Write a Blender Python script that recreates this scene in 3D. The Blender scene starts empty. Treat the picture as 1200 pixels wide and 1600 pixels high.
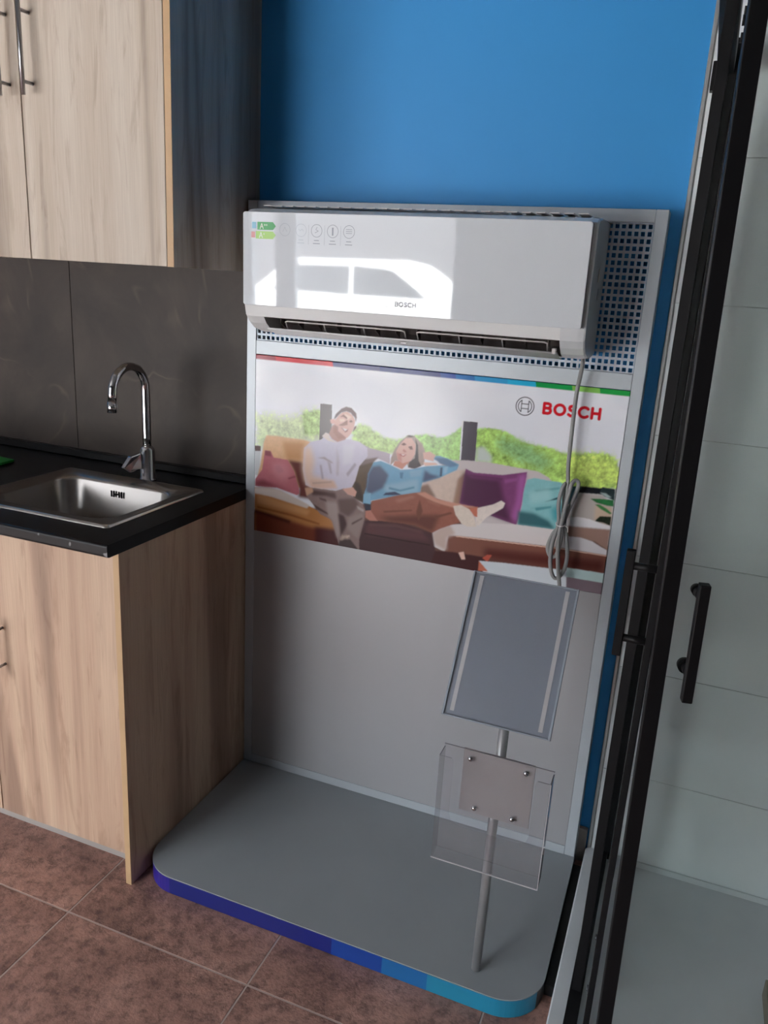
import bpy, bmesh, math, random
import numpy as np
from mathutils import Vector, Matrix

random.seed(7)
rng = np.random.default_rng(7)
scene = bpy.context.scene
COL = scene.collection

# ------------------------------------------------------------------ camera
cam_d = bpy.data.cameras.new('camera')
cam = bpy.data.objects.new('camera', cam_d)
COL.objects.link(cam)
R0 = Vector((0.92804926, 0.36810785, 0.05675552))
R1 = Vector((0.15399289, -0.24047475, -0.95836219))
R2 = Vector((-0.33913238, 0.89814726, -0.2798584))
m = Matrix.Identity(4)
for i in range(3):
    m[i][0] = R0[i]; m[i][1] = -R1[i]; m[i][2] = -R2[i]
m[0][3], m[1][3], m[2][3] = 1.1347, -1.8809, 1.5117
cam.matrix_world = m
cam_d.sensor_fit = 'VERTICAL'
cam_d.sensor_height = 36.0
cam_d.lens = 1235.48 / 1600 * 36.0
cam_d.clip_start = 0.02
cam_d.clip_end = 200
scene.camera = cam

# ------------------------------------------------------------------ sky, sun, exposure
world = bpy.data.worlds.new('world')
scene.world = world
world.use_nodes = True
bg = world.node_tree.nodes['Background']
bg.inputs['Color'].default_value = (0.86, 0.93, 1.0, 1)
bg.inputs['Strength'].default_value = 1.0

sun_d = bpy.data.lights.new('sun', 'SUN')
sun_d.energy = 4.5
sun_d.angle = math.radians(1.0)
sun_d.color = (1.0, 0.95, 0.88)
sun = bpy.data.objects.new('sun', sun_d)
COL.objects.link(sun)
sun.location = (0, -10, 12)
sun.rotation_euler = Vector((0.5, -0.22, -0.84)).to_track_quat('-Z', 'Y').to_euler()

# daylight portal in the shop-front opening (guides the sky light into the room)
WX0, WX1, WZ1, WY = -4.3, -0.6, 2.45, -4.4
por_d = bpy.data.lights.new('daylight_portal', 'AREA')
por_d.shape = 'RECTANGLE'
por_d.size = WX1 - WX0
por_d.size_y = WZ1
por_d.cycles.is_portal = True
por = bpy.data.objects.new('daylight_portal', por_d)
COL.objects.link(por)
por.location = ((WX0 + WX1) / 2, WY - 0.02, WZ1 / 2)
por.rotation_euler = (math.radians(90), 0, 0)

vs = scene.view_settings
vs.view_transform = 'Standard'
vs.look = 'None'
vs.exposure = 4.72
vs.gamma = 1.0
vs.use_curve_mapping = False
scene.cycles.use_denoising = True
scene.cycles.max_bounces = 9
scene.cycles.diffuse_bounces = 4
scene.cycles.transparent_max_bounces = 24
scene.cycles.sample_clamp_indirect = 8.0


# ------------------------------------------------------------------ helpers
def lin(h):
    h = h.lstrip('#')
    out = []
    for k in (0, 2, 4):
        c = int(h[k:k + 2], 16) / 255
        out.append(c / 12.92 if c <= 0.04045 else ((c + 0.055) / 1.055) ** 2.4)
    return tuple(out) + (1.0,)


class NT:
    """small node-tree builder"""
    def __init__(self, name):
        self.mat = bpy.data.materials.new(name)
        self.mat.use_nodes = True
        self.t = self.mat.node_tree
        self.b = self.t.nodes['Principled BSDF']
        self.out = self.t.nodes['Material Output']

    def n(self, typ, **kw):
        nd = self.t.nodes.new(typ)
        for k, v in kw.items():
            if hasattr(nd, k):
                setattr(nd, k, v)
            else:
                nd.inputs[k].default_value = v
        return nd

    def l(self, a, b):
        self.t.links.new(a, b)

    def coord(self, scale=(1, 1, 1), rand=False):
        tc = self.n('ShaderNodeTexCoord')
        mp = self.n('ShaderNodeMapping')
        mp.inputs['Scale'].default_value = scale
        if rand:
            oi = self.n('ShaderNodeObjectInfo')
            mul = self.n('ShaderNodeVectorMath', operation='SCALE')
            mul.inputs['Scale'].default_value = 37.0
            cmb = self.n('ShaderNodeCombineXYZ')
            self.l(oi.outputs['Random'], cmb.inputs[0])
            self.l(oi.outputs['Random'], cmb.inputs[1])
            self.l(oi.outputs['Random'], cmb.inputs[2])
            self.l(cmb.outputs[0], mul.inputs[0])
            add = self.n('ShaderNodeVectorMath', operation='ADD')
            self.l(tc.outputs['Object'], add.inputs[0])
            self.l(mul.outputs['Vector'], add.inputs[1])
            self.l(add.outputs['Vector'], mp.inputs['Vector'])
        else:
            self.l(tc.outputs['Object'], mp.inputs['Vector'])
        return mp.outputs['Vector']

    def noise(self, vec, scale, detail=4, rough=0.55, dist=0.0):
        nd = self.n('ShaderNodeTexNoise')
        nd.inputs['Scale'].default_value = scale
        nd.inputs['Detail'].default_value = detail
        nd.inputs['Roughness'].default_value = rough
        nd.inputs['Distortion'].default_value = dist
        self.l(vec, nd.inputs['Vector'])
        return nd.outputs['Fac']

    def ramp(self, fac, stops):
        nd = self.n('ShaderNodeValToRGB')
        e = nd.color_ramp.elements
        while len(e) < len(stops):
            e.new(0.5)
        for el, (p, c) in zip(e, stops):
            el.position = p
            el.color = c
        self.l(fac, nd.inputs['Fac'])
        return nd.outputs['Color']

    def mix(self, fac, a, b, mode='MIX'):
        nd = self.n('ShaderNodeMix', data_type='RGBA', blend_type=mode)
        for sock, v in ((nd.inputs['Factor'], fac), (nd.inputs['A'], a), (nd.inputs['B'], b)):
            pass
        fs = nd.inputs[0]; As = nd.inputs[6]; Bs = nd.inputs[7]
        for s, v in ((fs, fac), (As, a), (Bs, b)):
            if isinstance(v, bpy.types.NodeSocket):
                self.l(v, s)
            else:
                s.default_value = v
        return nd.outputs[2]

    def bump(self, h, strength=0.2, dist=0.01):
        nd = self.n('ShaderNodeBump')
        nd.inputs['Strength'].default_value = strength
        nd.inputs['Distance'].default_value = dist
        self.l(h, nd.inputs['Height'])
        self.l(nd.outputs['Normal'], self.b.inputs['Normal'])

    def base(self, c):
        if isinstance(c, bpy.types.NodeSocket):
            self.l(c, self.b.inputs['Base Color'])
        else:
            self.b.inputs['Base Color'].default_value = c

    def set(self, **kw):
        for k, v in kw.items():
            self.b.inputs[k.replace('_', ' ')].default_value = v


def plain(name, col, rough=0.5, metal=0.0, spec=0.5, coat=0.0, wear=0.06, wscale=9.0):
    """solid colour with a faint procedural unevenness"""
    t = NT(name)
    c = col if isinstance(col, tuple) else lin(col)
    v = t.coord()
    f = t.noise(v, wscale, 3)
    lo = tuple(x * (1 - wear) for x in c[:3]) + (1,)
    hi = tuple(min(1, x * (1 + wear)) for x in c[:3]) + (1,)
    t.base(t.ramp(f, [(0.3, lo), (0.7, hi)]))
    t.set(Roughness=rough, Metallic=metal, Coat_Weight=coat)
    t.b.inputs['Specular IOR Level'].default_value = spec
    return t.mat


def wood_mat(name, light, mid, dark):
    t = NT(name)
    v = t.coord((1, 1, 1), rand=True)
    # broad boards: strongly stretched along z
    mp = t.n('ShaderNodeMapping'); mp.inputs['Scale'].default_value = (7, 7, 0.35)
    t.l(v, mp.inputs['Vector'])
    broad = t.noise(mp.outputs[0], 1.0, 3, 0.5, 0.4)
    c1 = t.ramp(broad, [(0.36, dark), (0.43, mid), (0.52, light), (0.60, mid), (0.66, dark), (0.72, light)])
    # cathedral figure
    mp2 = t.n('ShaderNodeMapping'); mp2.inputs['Scale'].default_value = (24, 24, 3.2)
    t.l(v, mp2.inputs['Vector'])
    fig = t.noise(mp2.outputs[0], 1.0, 5, 0.6, 1.2)
    f2 = t.ramp(fig, [(0.36, (0.72, 0.66, 0.62, 1)), (0.47, (1, 1, 1, 1)), (0.62, (1.0, 1.0, 1.0, 1)), (0.75, (0.86, 0.83, 0.8, 1))])
    c2 = t.mix(0.6, c1, f2, 'MULTIPLY')
    # fine grain
    mp3 = t.n('ShaderNodeMapping'); mp3.inputs['Scale'].default_value = (420, 420, 9)
    t.l(v, mp3.inputs['Vector'])
    g = t.noise(mp3.outputs[0], 1.0, 2)
    f3 = t.ramp(g, [(0.3, (0.84, 0.82, 0.8, 1)), (0.7, (1.06, 1.06, 1.06, 1))])
    t.base(t.mix(0.55, c2, f3, 'MULTIPLY'))
    t.set(Roughness=0.55)
    t.bump(g, 0.06, 0.001)
    return t.mat


def thin_glass(name, tint, rough=0.03, ior=1.45, haze=0.0, hazecol=(0.8, 0.82, 0.84, 1)):
    t = NT(name)
    t.t.nodes.remove(t.b)
    tr = t.n('ShaderNodeBsdfTransparent'); tr.inputs['Color'].default_value = tint
    gl = t.n('ShaderNodeBsdfGlossy'); gl.inputs['Roughness'].default_value = rough
    fr = t.n('ShaderNodeFresnel')
    ge = t.n('ShaderNodeNewGeometry')
    mr = t.n('ShaderNodeMapRange')          # inside faces see the inverse index
    mr.inputs['To Min'].default_value = ior; mr.inputs['To Max'].default_value = 1.0 / ior
    t.l(ge.outputs['Backfacing'], mr.inputs['Value']); t.l(mr.outputs['Result'], fr.inputs['IOR'])
    mx = t.n('ShaderNodeMixShader')
    t.l(fr.outputs[0], mx.inputs[0]); t.l(tr.outputs[0], mx.inputs[1]); t.l(gl.outputs[0], mx.inputs[2])
    last = mx
    if haze > 0:
        df = t.n('ShaderNodeBsdfDiffuse'); df.inputs['Color'].default_value = hazecol
        m2 = t.n('ShaderNodeMixShader'); m2.inputs[0].default_value = haze
        t.l(mx.outputs[0], m2.inputs[1]); t.l(df.outputs[0], m2.inputs[2])
        last = m2
    t.l(last.outputs[0], t.out.inputs['Surface'])
    return t.mat


# ---- mesh helpers (all coordinates are world metres)
def bx(bm, x0, x1, y0, y1, z0, z1, bev=0.0, seg=1):
    x0, x1 = min(x0, x1), max(x0, x1); y0, y1 = min(y0, y1), max(y0, y1); z0, z1 = min(z0, z1), max(z0, z1)
    r = bmesh.ops.create_cube(bm, size=1.0)
    vs_ = r['verts']
    for v in vs_:
        v.co = Vector(((x0 + x1) / 2 + v.co.x * (x1 - x0), (y0 + y1) / 2 + v.co.y * (y1 - y0), (z0 + z1) / 2 + v.co.z * (z1 - z0)))
    if bev > 0:
        es = set()
        for v in vs_:
            es.update(v.link_edges)
        bmesh.ops.bevel(bm, geom=list(es), offset=bev, segments=seg, profile=0.5, affect='EDGES', clamp_overlap=True)
    return bm


def box(x0, x1, y0, y1, z0, z1, bev=0.0, seg=1):
    return bx(bmesh.new(), x0, x1, y0, y1, z0, z1, bev, seg)


def tube(bm, pts, r, n=12, cap=True):
    pts = [Vector(p) for p in pts]
    rs = r if isinstance(r, (list, tuple)) else [r] * len(pts)
    rings = []
    up_ = None
    for i, p in enumerate(pts):
        if i == 0: d = pts[1] - pts[0]
        elif i == len(pts) - 1: d = pts[-1] - pts[-2]
        else: d = (pts[i + 1] - pts[i]).normalized() + (pts[i] - pts[i - 1]).normalized()
        d.normalize()
        if up_ is None:
            up_ = Vector((0, 0, 1)) if abs(d.z) < 0.9 else Vector((1, 0, 0))
        a = d.cross(up_).normalized(); b = a.cross(d).normalized(); up_ = b
        rings.append([bm.verts.new(p + (a * math.cos(2 * math.pi * k / n) + b * math.sin(2 * math.pi * k / n)) * rs[i]) for k in range(n)])
    for i in range(len(rings) - 1):
        for k in range(n):
            f = bm.faces.new((rings[i][k], rings[i][(k + 1) % n], rings[i + 1][(k + 1) % n], rings[i + 1][k]))
            f.smooth = True
    if cap:
        bm.faces.new(rings[0]); bm.faces.new(rings[-1])
    return bm


def spline(pts, per=8):
    """Catmull-Rom through the points"""
    P = [Vector(p) for p in pts]
    P = [2 * P[0] - P[1]] + P + [2 * P[-1] - P[-2]]
    out = []
    for i in range(1, len(P) - 2):
        for k in range(per):
            t = k / per
            a, b, c, d = P[i - 1], P[i], P[i + 1], P[i + 2]
            out.append(0.5 * ((2 * b) + (c - a) * t + (2 * a - 5 * b + 4 * c - d) * t * t + (3 * b - a - 3 * c + d) * t ** 3))
    out.append(P[-2])
    return out


def extrude_x(bm, prof, x0, x1, smooth=False):
    """profile of (y,z) points swept from x0 to x1"""
    a = [bm.verts.new((x0, y, z)) for y, z in prof]
    b = [bm.verts.new((x1, y, z)) for y, z in prof]
    n = len(prof)
    for k in range(n):
        f = bm.faces.new((a[k], a[(k + 1) % n], b[(k + 1) % n], b[k])); f.smooth = smooth
    bm.faces.new(a[::-1]); bm.faces.new(b)
    return bm


def poly_prism(bm, pts, z0, z1):
    """(x,y) outline extruded in z"""
    a = [bm.verts.new((x, y, z0)) for x, y in pts]
    b = [bm.verts.new((x, y, z1)) for x, y in pts]
    n = len(pts)
    for k in range(n):
        bm.faces.new((a[k], a[(k + 1) % n], b[(k + 1) % n], b[k]))
    bm.faces.new(a[::-1]); bm.faces.new(b)
    return bm


def flat_xz(bm, pts, y, th=0.0006):
    """thin flat plate in an x-z plane, facing -y"""
    a = [bm.verts.new((x, y, z)) for x, z in pts]
    b = [bm.verts.new((x, y + th, z)) for x, z in pts]
    n = len(pts)
    bm.faces.new(a)
    for k in range(n):
        bm.faces.new((a[k], a[(k + 1) % n], b[(k + 1) % n], b[k]))
    return bm


def ring_xz(bm, cx, cz, y, rx, rz, w, n=32, a0=0.0, a1=2 * math.pi, th=0.0006):
    full = abs(a1 - a0 - 2 * math.pi) < 1e-6
    k = n if full else n + 1
    A = [a0 + (a1 - a0) * i / n for i in range(k)]
    o = [bm.verts.new((cx + rx * math.cos(t), y, cz + rz * math.sin(t))) for t in A]
    i_ = [bm.verts.new((cx + (rx - w) * math.cos(t), y, cz + (rz - w) * math.sin(t))) for t in A]
    for j in range(n):
        q = (j + 1) % k
        bm.faces.new((o[j], o[q], i_[q], i_[j]))
    return bm


def lathe(bm, prof, cx, cy, n=24):
    """(r,z) profile turned about a vertical axis"""
    rings = []
    for r, z in prof:
        rings.append([bm.verts.new((cx + r * math.cos(2 * math.pi * k / n), cy + r * math.sin(2 * math.pi * k / n), z)) for k in range(n)])
    for i in range(len(rings) - 1):
        for k in range(n):
            f = bm.faces.new((rings[i][k], rings[i][(k + 1) % n], rings[i + 1][(k + 1) % n], rings[i + 1][k])); f.smooth = True
    bm.faces.new(rings[0][::-1]); bm.faces.new(rings[-1])
    return bm


def wloc(o):
    v = Vector((0, 0, 0))
    while o is not None:
        v = v + o.location
        o = o.parent
    return v


def obj(name, bm, mat, parent=None, label=None, fixn=True, smooth=False):
    if fixn:
        bmesh.ops.recalc_face_normals(bm, faces=bm.faces)
    me = bpy.data.meshes.new(name)
    bm.to_mesh(me); bm.free()
    co = np.empty(len(me.vertices) * 3, dtype=np.float32)
    me.vertices.foreach_get('co', co); co = co.reshape(-1, 3)
    lo, hi = co.min(0), co.max(0)
    c = np.array([(lo[0] + hi[0]) / 2, (lo[1] + hi[1]) / 2, lo[2] if parent is None else (lo[2] + hi[2]) / 2])
    co -= c
    me.vertices.foreach_set('co', co.ravel()); me.update()
    if smooth:
        me.polygons.foreach_set('use_smooth', [True] * len(me.polygons))
    if mat is not None:
        me.materials.append(mat)
    o = bpy.data.objects.new(name, me)
    COL.objects.link(o)
    base = Vector((0, 0, 0))
    if parent is not None:
        o.parent = parent
        base = wloc(parent)
    o.location = Vector([float(x) for x in c]) - base
    if label:
        o['label'] = label
    return o


def thing(name, label, cat, loc, group=None):
    o = bpy.data.objects.new(name, None)
    COL.objects.link(o)
    o.empty_display_size = 0.1
    o.location = loc
    o['label'] = label; o['category'] = cat
    if group: o['group'] = group
    return o


def tag(o, label, cat, group=None):
    o['label'] = label; o['category'] = cat
    if group: o['group'] = group
    return o


def struct(name, bm, mat, parent=None, label=None):
    o = obj(name, bm, mat, parent, label)
    if parent is None:
        o['kind'] = 'structure'
    return o


# ------------------------------------------------------------------ materials
M = {}
M['blue'] = plain('blue_wall_paint', lin('#2c8fd2'), 0.55, wear=0.03, wscale=3)
M['walldark'] = plain('darkened_wall_paint', (0.12, 0.12, 0.12, 1), 0.7)  # unseen walls darkened so less light bounces onto the cabinet sides
M['ceiling'] = plain('darkened_ceiling_paint', (0.2, 0.2, 0.2, 1), 0.8)  # unseen ceiling, likewise dark to hold down the bounce light
M['tilewhite'] = plain('white_glazed_tile', (0.72, 0.755, 0.77, 1), 0.22, wear=0.03, wscale=4)
M['groutwhite'] = plain('grey_grout', (0.6, 0.62, 0.63, 1), 0.9)
M['tray'] = plain('white_tray_acrylic', (0.62, 0.65, 0.67, 1), 0.3, wear=0.05, wscale=6)
M['alu'] = plain('silver_aluminium_paint', lin('#b3bac0'), 0.4, 0.15, wear=0.03)
M['alutrim'] = plain('brushed_trim', lin('#c9c9c6'), 0.3, 0.7, wear=0.05)
M['panelgrey'] = plain('grey_satin_panel', lin('#a9a9ac'), 0.38, 0.25, wear=0.02, wscale=2)
M['platgrey'] = plain('grey_platform_laminate', lin('#92979a'), 0.42, 0.0, wear=0.04, wscale=5)
M['acwhite'] = plain('white_abs_plastic', lin('#d9d9d9'), 0.32, wear=0.01)
M['acgloss'] = plain('white_glossy_front', lin('#d3d7dc'), 0.03, coat=0.3, wear=0.005, spec=0.6)
M['acdark'] = plain('dark_outlet_plastic', lin('#655a57'), 0.6)
M['acgrey'] = plain('light_grey_plastic', lin('#cfcac8'), 0.4)
M['black'] = plain('black_powder_coat', (0.005, 0.005, 0.006, 1), 0.5, spec=0.25)
M['blackgap'] = plain('black_void', (0.008, 0.008, 0.009, 1), 0.8)
M['chrome'] = plain('chrome', (0.62, 0.63, 0.65, 1), 0.08, 1.0, wear=0.02)
M['steel'] = plain('brushed_steel', (0.50, 0.47, 0.44, 1), 0.27, 1.0, wear=0.05, wscale=20)
M['handle'] = plain('satin_nickel_handle', (0.42, 0.42, 0.43, 1), 0.3, 1.0)
M['edgeband'] = plain('tan_edge_band', lin('#bf9d76'), 0.5, wear=0.06)
M['plinth'] = plain('grey_plinth', lin('#9d9590'), 0.5)
M['pole'] = plain('silver_pole', lin('#b9b9bb'), 0.32, 0.6)
M['sheet'] = plain('blue_grey_backing_sheet', lin('#8a93a0'), 0.35, wear=0.03)
M['strip'] = plain('white_tape_strip', lin('#d6d4d4'), 0.6)
M['plate'] = plain('grey_metal_plate', lin('#a8a2a2'), 0.4, 0.2)
M['cable'] = plain('grey_cable_rubber', lin('#8e8e8e'), 0.45)
M['tie'] = plain('white_cable_tie', lin('#d8d6d6'), 0.4)
M['green'] = plain('green_plastic', lin('#2f9a45'), 0.5)
M['brownblock'] = plain('brown_block', lin('#7a7468'), 0.7)
M['rubber'] = plain('dark_rubber', (0.02, 0.02, 0.02, 1), 0.7)
M['roller'] = plain('grey_roller', (.10, .10, .11, 1), .35, .4)
M['acrylic'] = thin_glass('clear_acrylic', (0.95, 0.95, 0.96, 1), 0.04, 1.49, 0.05, (0.62, 0.61, 0.63, 1))
M['glass'] = thin_glass('shower_glass', (0.95, 0.97, 0.96, 1), 0.02, 1.45, 0.0)
M['wood_up'] = wood_mat('pale_oak_laminate', lin('#c6baac'), lin('#b9aa9a'), lin('#988879'))
M['wood_base'] = wood_mat('warm_oak_laminate', lin('#cbae95'), lin('#be9e86'), lin('#9a7c69'))

# dark stone backsplash with pale veins
t = NT('dark_stone_panel')
v = t.coord()
f = t.noise(v, 3.2, 6, 0.6, 0.5)
c = t.ramp(f, [(0.3, lin('#2c2624')), (0.5, lin('#3a322e')), (0.7, lin('#473e38'))])
vn = t.noise(v, 2.1, 3, 0.5, 0.6)
vein = t.ramp(vn, [(0.488, (0, 0, 0, 1)), (0.5, (1, 1, 1, 1)), (0.512, (0, 0, 0, 1))])
vm = t.noise(v, 4.0, 2)
vmask = t.ramp(vm, [(0.5, (0, 0, 0, 1)), (0.65, (0.55, 0.55, 0.55, 1))])
fac = t.mix(1.0, vein, vmask, 'MULTIPLY')
c2 = t.mix(fac, c, lin('#685a50'))
t.base(c2); t.set(Roughness=0.5); t.b.inputs['Specular IOR Level'].default_value = 0.22; t.bump(f, 0.05, 0.004)
M['stone'] = t.mat

# rusty brown floor tile, each tile with its own pattern
t = NT('rust_stone_floor_tile')
v = t.coord((1, 1, 1), rand=True)
f1 = t.noise(v, 5, 6, 0.65, 0.3)
f2 = t.noise(v, 38, 8, 0.72, 0.15)
f3 = t.noise(v, 140, 3, 0.6)
c = t.ramp(f1, [(0.3, lin('#86645a')), (0.5, lin('#a98072')), (0.7, lin('#bd9384'))])
d = t.ramp(f2, [(0.38, (0.30, 0.28, 0.30, 1)), (0.53, (0.92, 0.90, 0.90, 1)), (0.66, (1.1, 1.05, 1.02, 1))])
c = t.mix(0.75, c, d, 'MULTIPLY')
t.base(c); t.set(Roughness=0.55)
add = t.n('ShaderNodeMath', operation='ADD'); t.l(f2, add.inputs[0]); t.l(f3, add.inputs[1])
t.bump(add.outputs[0], 0.45, 0.004)
M['floortile'] = t.mat
M['grout'] = plain('pale_grout', lin('#c0aca2'), 0.9)

# black laminate worktop with small white chips along its front edge
t = NT('black_worktop')
v = t.coord()
f = t.noise(v, 26, 2, 0.5)
geo = t.n('ShaderNodeNewGeometry')
sep = t.n('ShaderNodeSeparateXYZ'); t.l(geo.outputs['Normal'], sep.inputs[0])
neg = t.n('ShaderNodeMath', operation='MULTIPLY'); neg.inputs[1].default_value = -1.0; t.l(sep.outputs['Y'], neg.inputs[0])
gt = t.n('ShaderNodeMath', operation='GREATER_THAN'); gt.inputs[1].default_value = 0.3; t.l(neg.outputs[0], gt.inputs[0])
chips = t.ramp(f, [(0.67, (0, 0, 0, 1)), (0.71, (0.8, 0.8, 0.8, 1))])
fc = t.n('ShaderNodeMath', operation='MULTIPLY'); t.l(chips, fc.inputs[0]); t.l(gt.outputs[0], fc.inputs[1])
t.base(t.mix(fc.outputs[0], (0.006, 0.006, 0.007, 1), lin('#9a9a9c')))
t.set(Roughness=0.3); t.b.inputs['Specular IOR Level'].default_value = 0.25
M['worktop'] = t.mat

# ------------------------------------------------------------------ room shell
RX0, RX1, RY0, RY1, RZ = -4.6, 4.4, WY, 0.07, 2.9
TS = 0.499
floor = struct('floor', box(RX0, RX1, RY0, RY1, -0.12, -0.0012), M['grout'])
floor['label'] = 'rust brown stone tile floor with pale grout lines'
tm = bmesh.new(); bx(tm, -TS / 2 + .0022, TS / 2 - .0022, -TS / 2 + .0022, TS / 2 - .0022, -0.0011, 0.0, 0.0005)
bmesh.ops.recalc_face_normals(tm, faces=tm.faces)
tme = bpy.data.meshes.new('floor_tile'); tm.to_mesh(tme); tm.free(); tme.materials.append(M['floortile'])
fb = wloc(floor)
for i in range(-9, 9):
    for j in range(-8, 2):
        cx = -0.0786 + (i + 0.5) * TS; cy = -0.6716 + (j + 0.5) * TS
        if cx - TS / 2 < RX0 or cx + TS / 2 > RX1 + 0.1 or cy - TS / 2 < RY0 or cy + TS / 2 > RY1 + 0.3: continue
        if cy + TS / 2 > RY1:      # cut row against the wall
            cutm = bmesh.new(); bx(cutm, cx - TS / 2 + .0016, cx + TS / 2 - .0016, cy - TS / 2 + .0016, RY1 - .002, -0.0011, 0.0, 0.0005)
            obj('floor_tile', cutm, M['floortile'], floor)
            continue
        o = bpy.data.objects.new('floor_tile', tme); COL.objects.link(o); o.parent = floor
        o.location = Vector((cx, cy, 0)) - fb

wb = struct('wall_back', box(RX0, RX1, RY1, RY1 + 0.12, 0, RZ), M['blue'])
wb['label'] = 'plain blue painted wall behind the display'
# white tiles right of the trim
x = 1.0675
for cidx in range(3):
    x1 = min(x + 0.6, 2.8675)
    for r in range(10):
        z0 = 0.002 + 0.3 * r; z1 = min(z0 + 0.3, RZ)
        if z1 - z0 < 0.02: continue
        obj('wall_tile', box(x + .0007, x1 - .0007, RY1 - 0.008, RY1 - 0.0005, z0 + .0007, z1 - .0007, 0.0006), M['tilewhite'], wb)
    x = x1
obj('tile_grout', box(1.0665, 2.8675, RY1 - 0.0035, RY1 - 0.0003, 0.001, RZ - .001), M['groutwhite'], wb)
# stone splashback panels behind the sink
for (a, b) in ((-2.0, -1.2466), (-1.2454, -0.6448), (-0.6432, -0.0015)):
    obj('backsplash_panel', box(a, b, RY1 - 0.009, RY1 - 0.0005, 0.90, 1.56, 0.0006), M['stone'], wb, 'dark brown grey stone splashback panel with pale veins')
tr = struct('trim_1', box(1.0570, 1.0665, RY1 - 0.010, RY1 - 0.0005, 0.0, RZ, 0.002), M['alutrim'])
tr['label'] = 'thin silver metal corner trim between the blue wall and white tiles'
bb = struct('baseboard_back', box(0.01, 1.0525, RY1 - 0.014, RY1 - 0.0005, 0.0, 0.105, 0.002), M['plinth'])
bb['label'] = 'low grey skirting along the foot of the blue wall'
struct('wall_left', box(RX0 - 0.12, RX0, RY0, RY1 + 0.12, 0, RZ), M['walldark'])['label'] = 'unseen darkened side wall of the shop on the kitchen side'
struct('wall_right', box(RX1, RX1 + 0.12, RY0, RY1 + 0.12, 0, RZ), M['walldark'])['label'] = 'unseen darkened side wall of the shop on the shower side'
wf = bmesh.new()
bx(wf, RX0 - 0.12, WX0, WY - 0.12, WY, 0, RZ)
bx(wf, WX1, RX1 + 0.12, WY - 0.12, WY, 0, RZ)
bx(wf, WX0, WX1, WY - 0.12, WY, WZ1, RZ)
struct('wall_front', wf, M['walldark'])['label'] = 'shop front wall with a wide street opening'
struct('ceiling', box(RX0 - 0.12, RX1 + 0.12, RY0 - 0.12, RY1 + 0.12, RZ, RZ + 0.1), M['ceiling'])['label'] = 'unseen darkened shop ceiling'
wn = bmesh.new()
for xx, hw_ in ((WX0 + 0.03, .03), (-3.3, .03), (-2.42, .045), (-2.07, .09), (WX1 - 0.03, .03)):
    bx(wn, xx - hw_, xx + hw_, WY - 0.09, WY - 0.03, 0, WZ1)
bx(wn, WX0, WX1, WY - 0.09, WY - 0.03, WZ1 - 0.06, WZ1)
struct('window_1', wn, M['alu'])['label'] = 'shop front window frame facing the street'

# ------------------------------------------------------------------ street seen as a reflection in the glossy front
struct('street_ground', box(-30, 20, -34, WY - 0.125, -0.2, -0.06), plain('asphalt', (0.33, 0.33, 0.33, 1), 0.8))['label'] = 'sunlit street paving outside the shop front'
struct('facade', box(-30, 20, -20, -18, -0.06, 7.0), plain('facade_plaster', (0.07, 0.07, 0.075, 1), 0.8))['label'] = 'dull grey building front across the street'
car = thing('parked_car', 'white car parked outside, mirrored in the glossy front panel', 'car', (-4.0, -9.4, -0.06))
cb = bmesh.new()
def prism_y(bm, pts, y0, y1, inset=0.0):
    a = [bm.verts.new((x, y0, z)) for x, z in pts]; b = [bm.verts.new((x, y1, z)) for x, z in pts]
    n = len(pts)
    for k in range(n): bm.faces.new((a[k], a[(k + 1) % n], b[(k + 1) % n], b[k]))
    bm.faces.new(a); bm.faces.new(b[::-1])
CX, CY = -1.0, -8.6     # front bumper x, near side y
side = [(0, .30), (0.02, .62), (-.12, .80), (-.9, .95), (-1.15, .98), (-3.9, .98), (-4.1, .85), (-4.15, .35),
        (-3.75, .25), (-3.68, .55), (-3.4, .68), (-3.12, .55), (-3.05, .25), (-1.15, .25), (-1.08, .55), (-.8, .68), (-.52, .55), (-.45, .25)]
prism_y(cb, [(CX + a, b) for a, b in side], CY, CY - 1.7)
obj('body', cb, plain('white_car_paint', (0.75, 0.75, 0.75, 1), 0.15), car)
cc = bmesh.new()
cab = [(-1.05, .98), (-1.75, 1.42), (-2.1, 1.48), (-3.3, 1.46), (-3.95, .98)]
prism_y(cc, [(CX + a, b) for a, b in cab], CY - .1, CY - 1.6)
obj('roof', cc, plain('white_roof_paint', (0.75, 0.75, 0.75, 1), 0.15), car)
gm = plain('dark_car_glass', (0.03, 0.035, 0.04, 1), 0.1)
for pts in ([(-1.3, 1.02), (-1.8, 1.36), (-2.35, 1.39), (-2.35, 1.02)], [(-2.42, 1.02), (-2.42, 1.39), (-3.2, 1.37), (-3.6, 1.02)]):
    cg = bmesh.new(); prism_y(cg, [(CX + a, b) for a, b in pts], CY - .09, CY - .11); obj('side_window', cg, gm, car)
for wx in (-.8, -3.4):
    cw = bmesh.new()
    tube(cw, [(CX + wx, CY + .01, .26), (CX + wx, CY - .2, .26)], .31, 24); obj('wheel', cw, M['rubber'], car)

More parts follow.
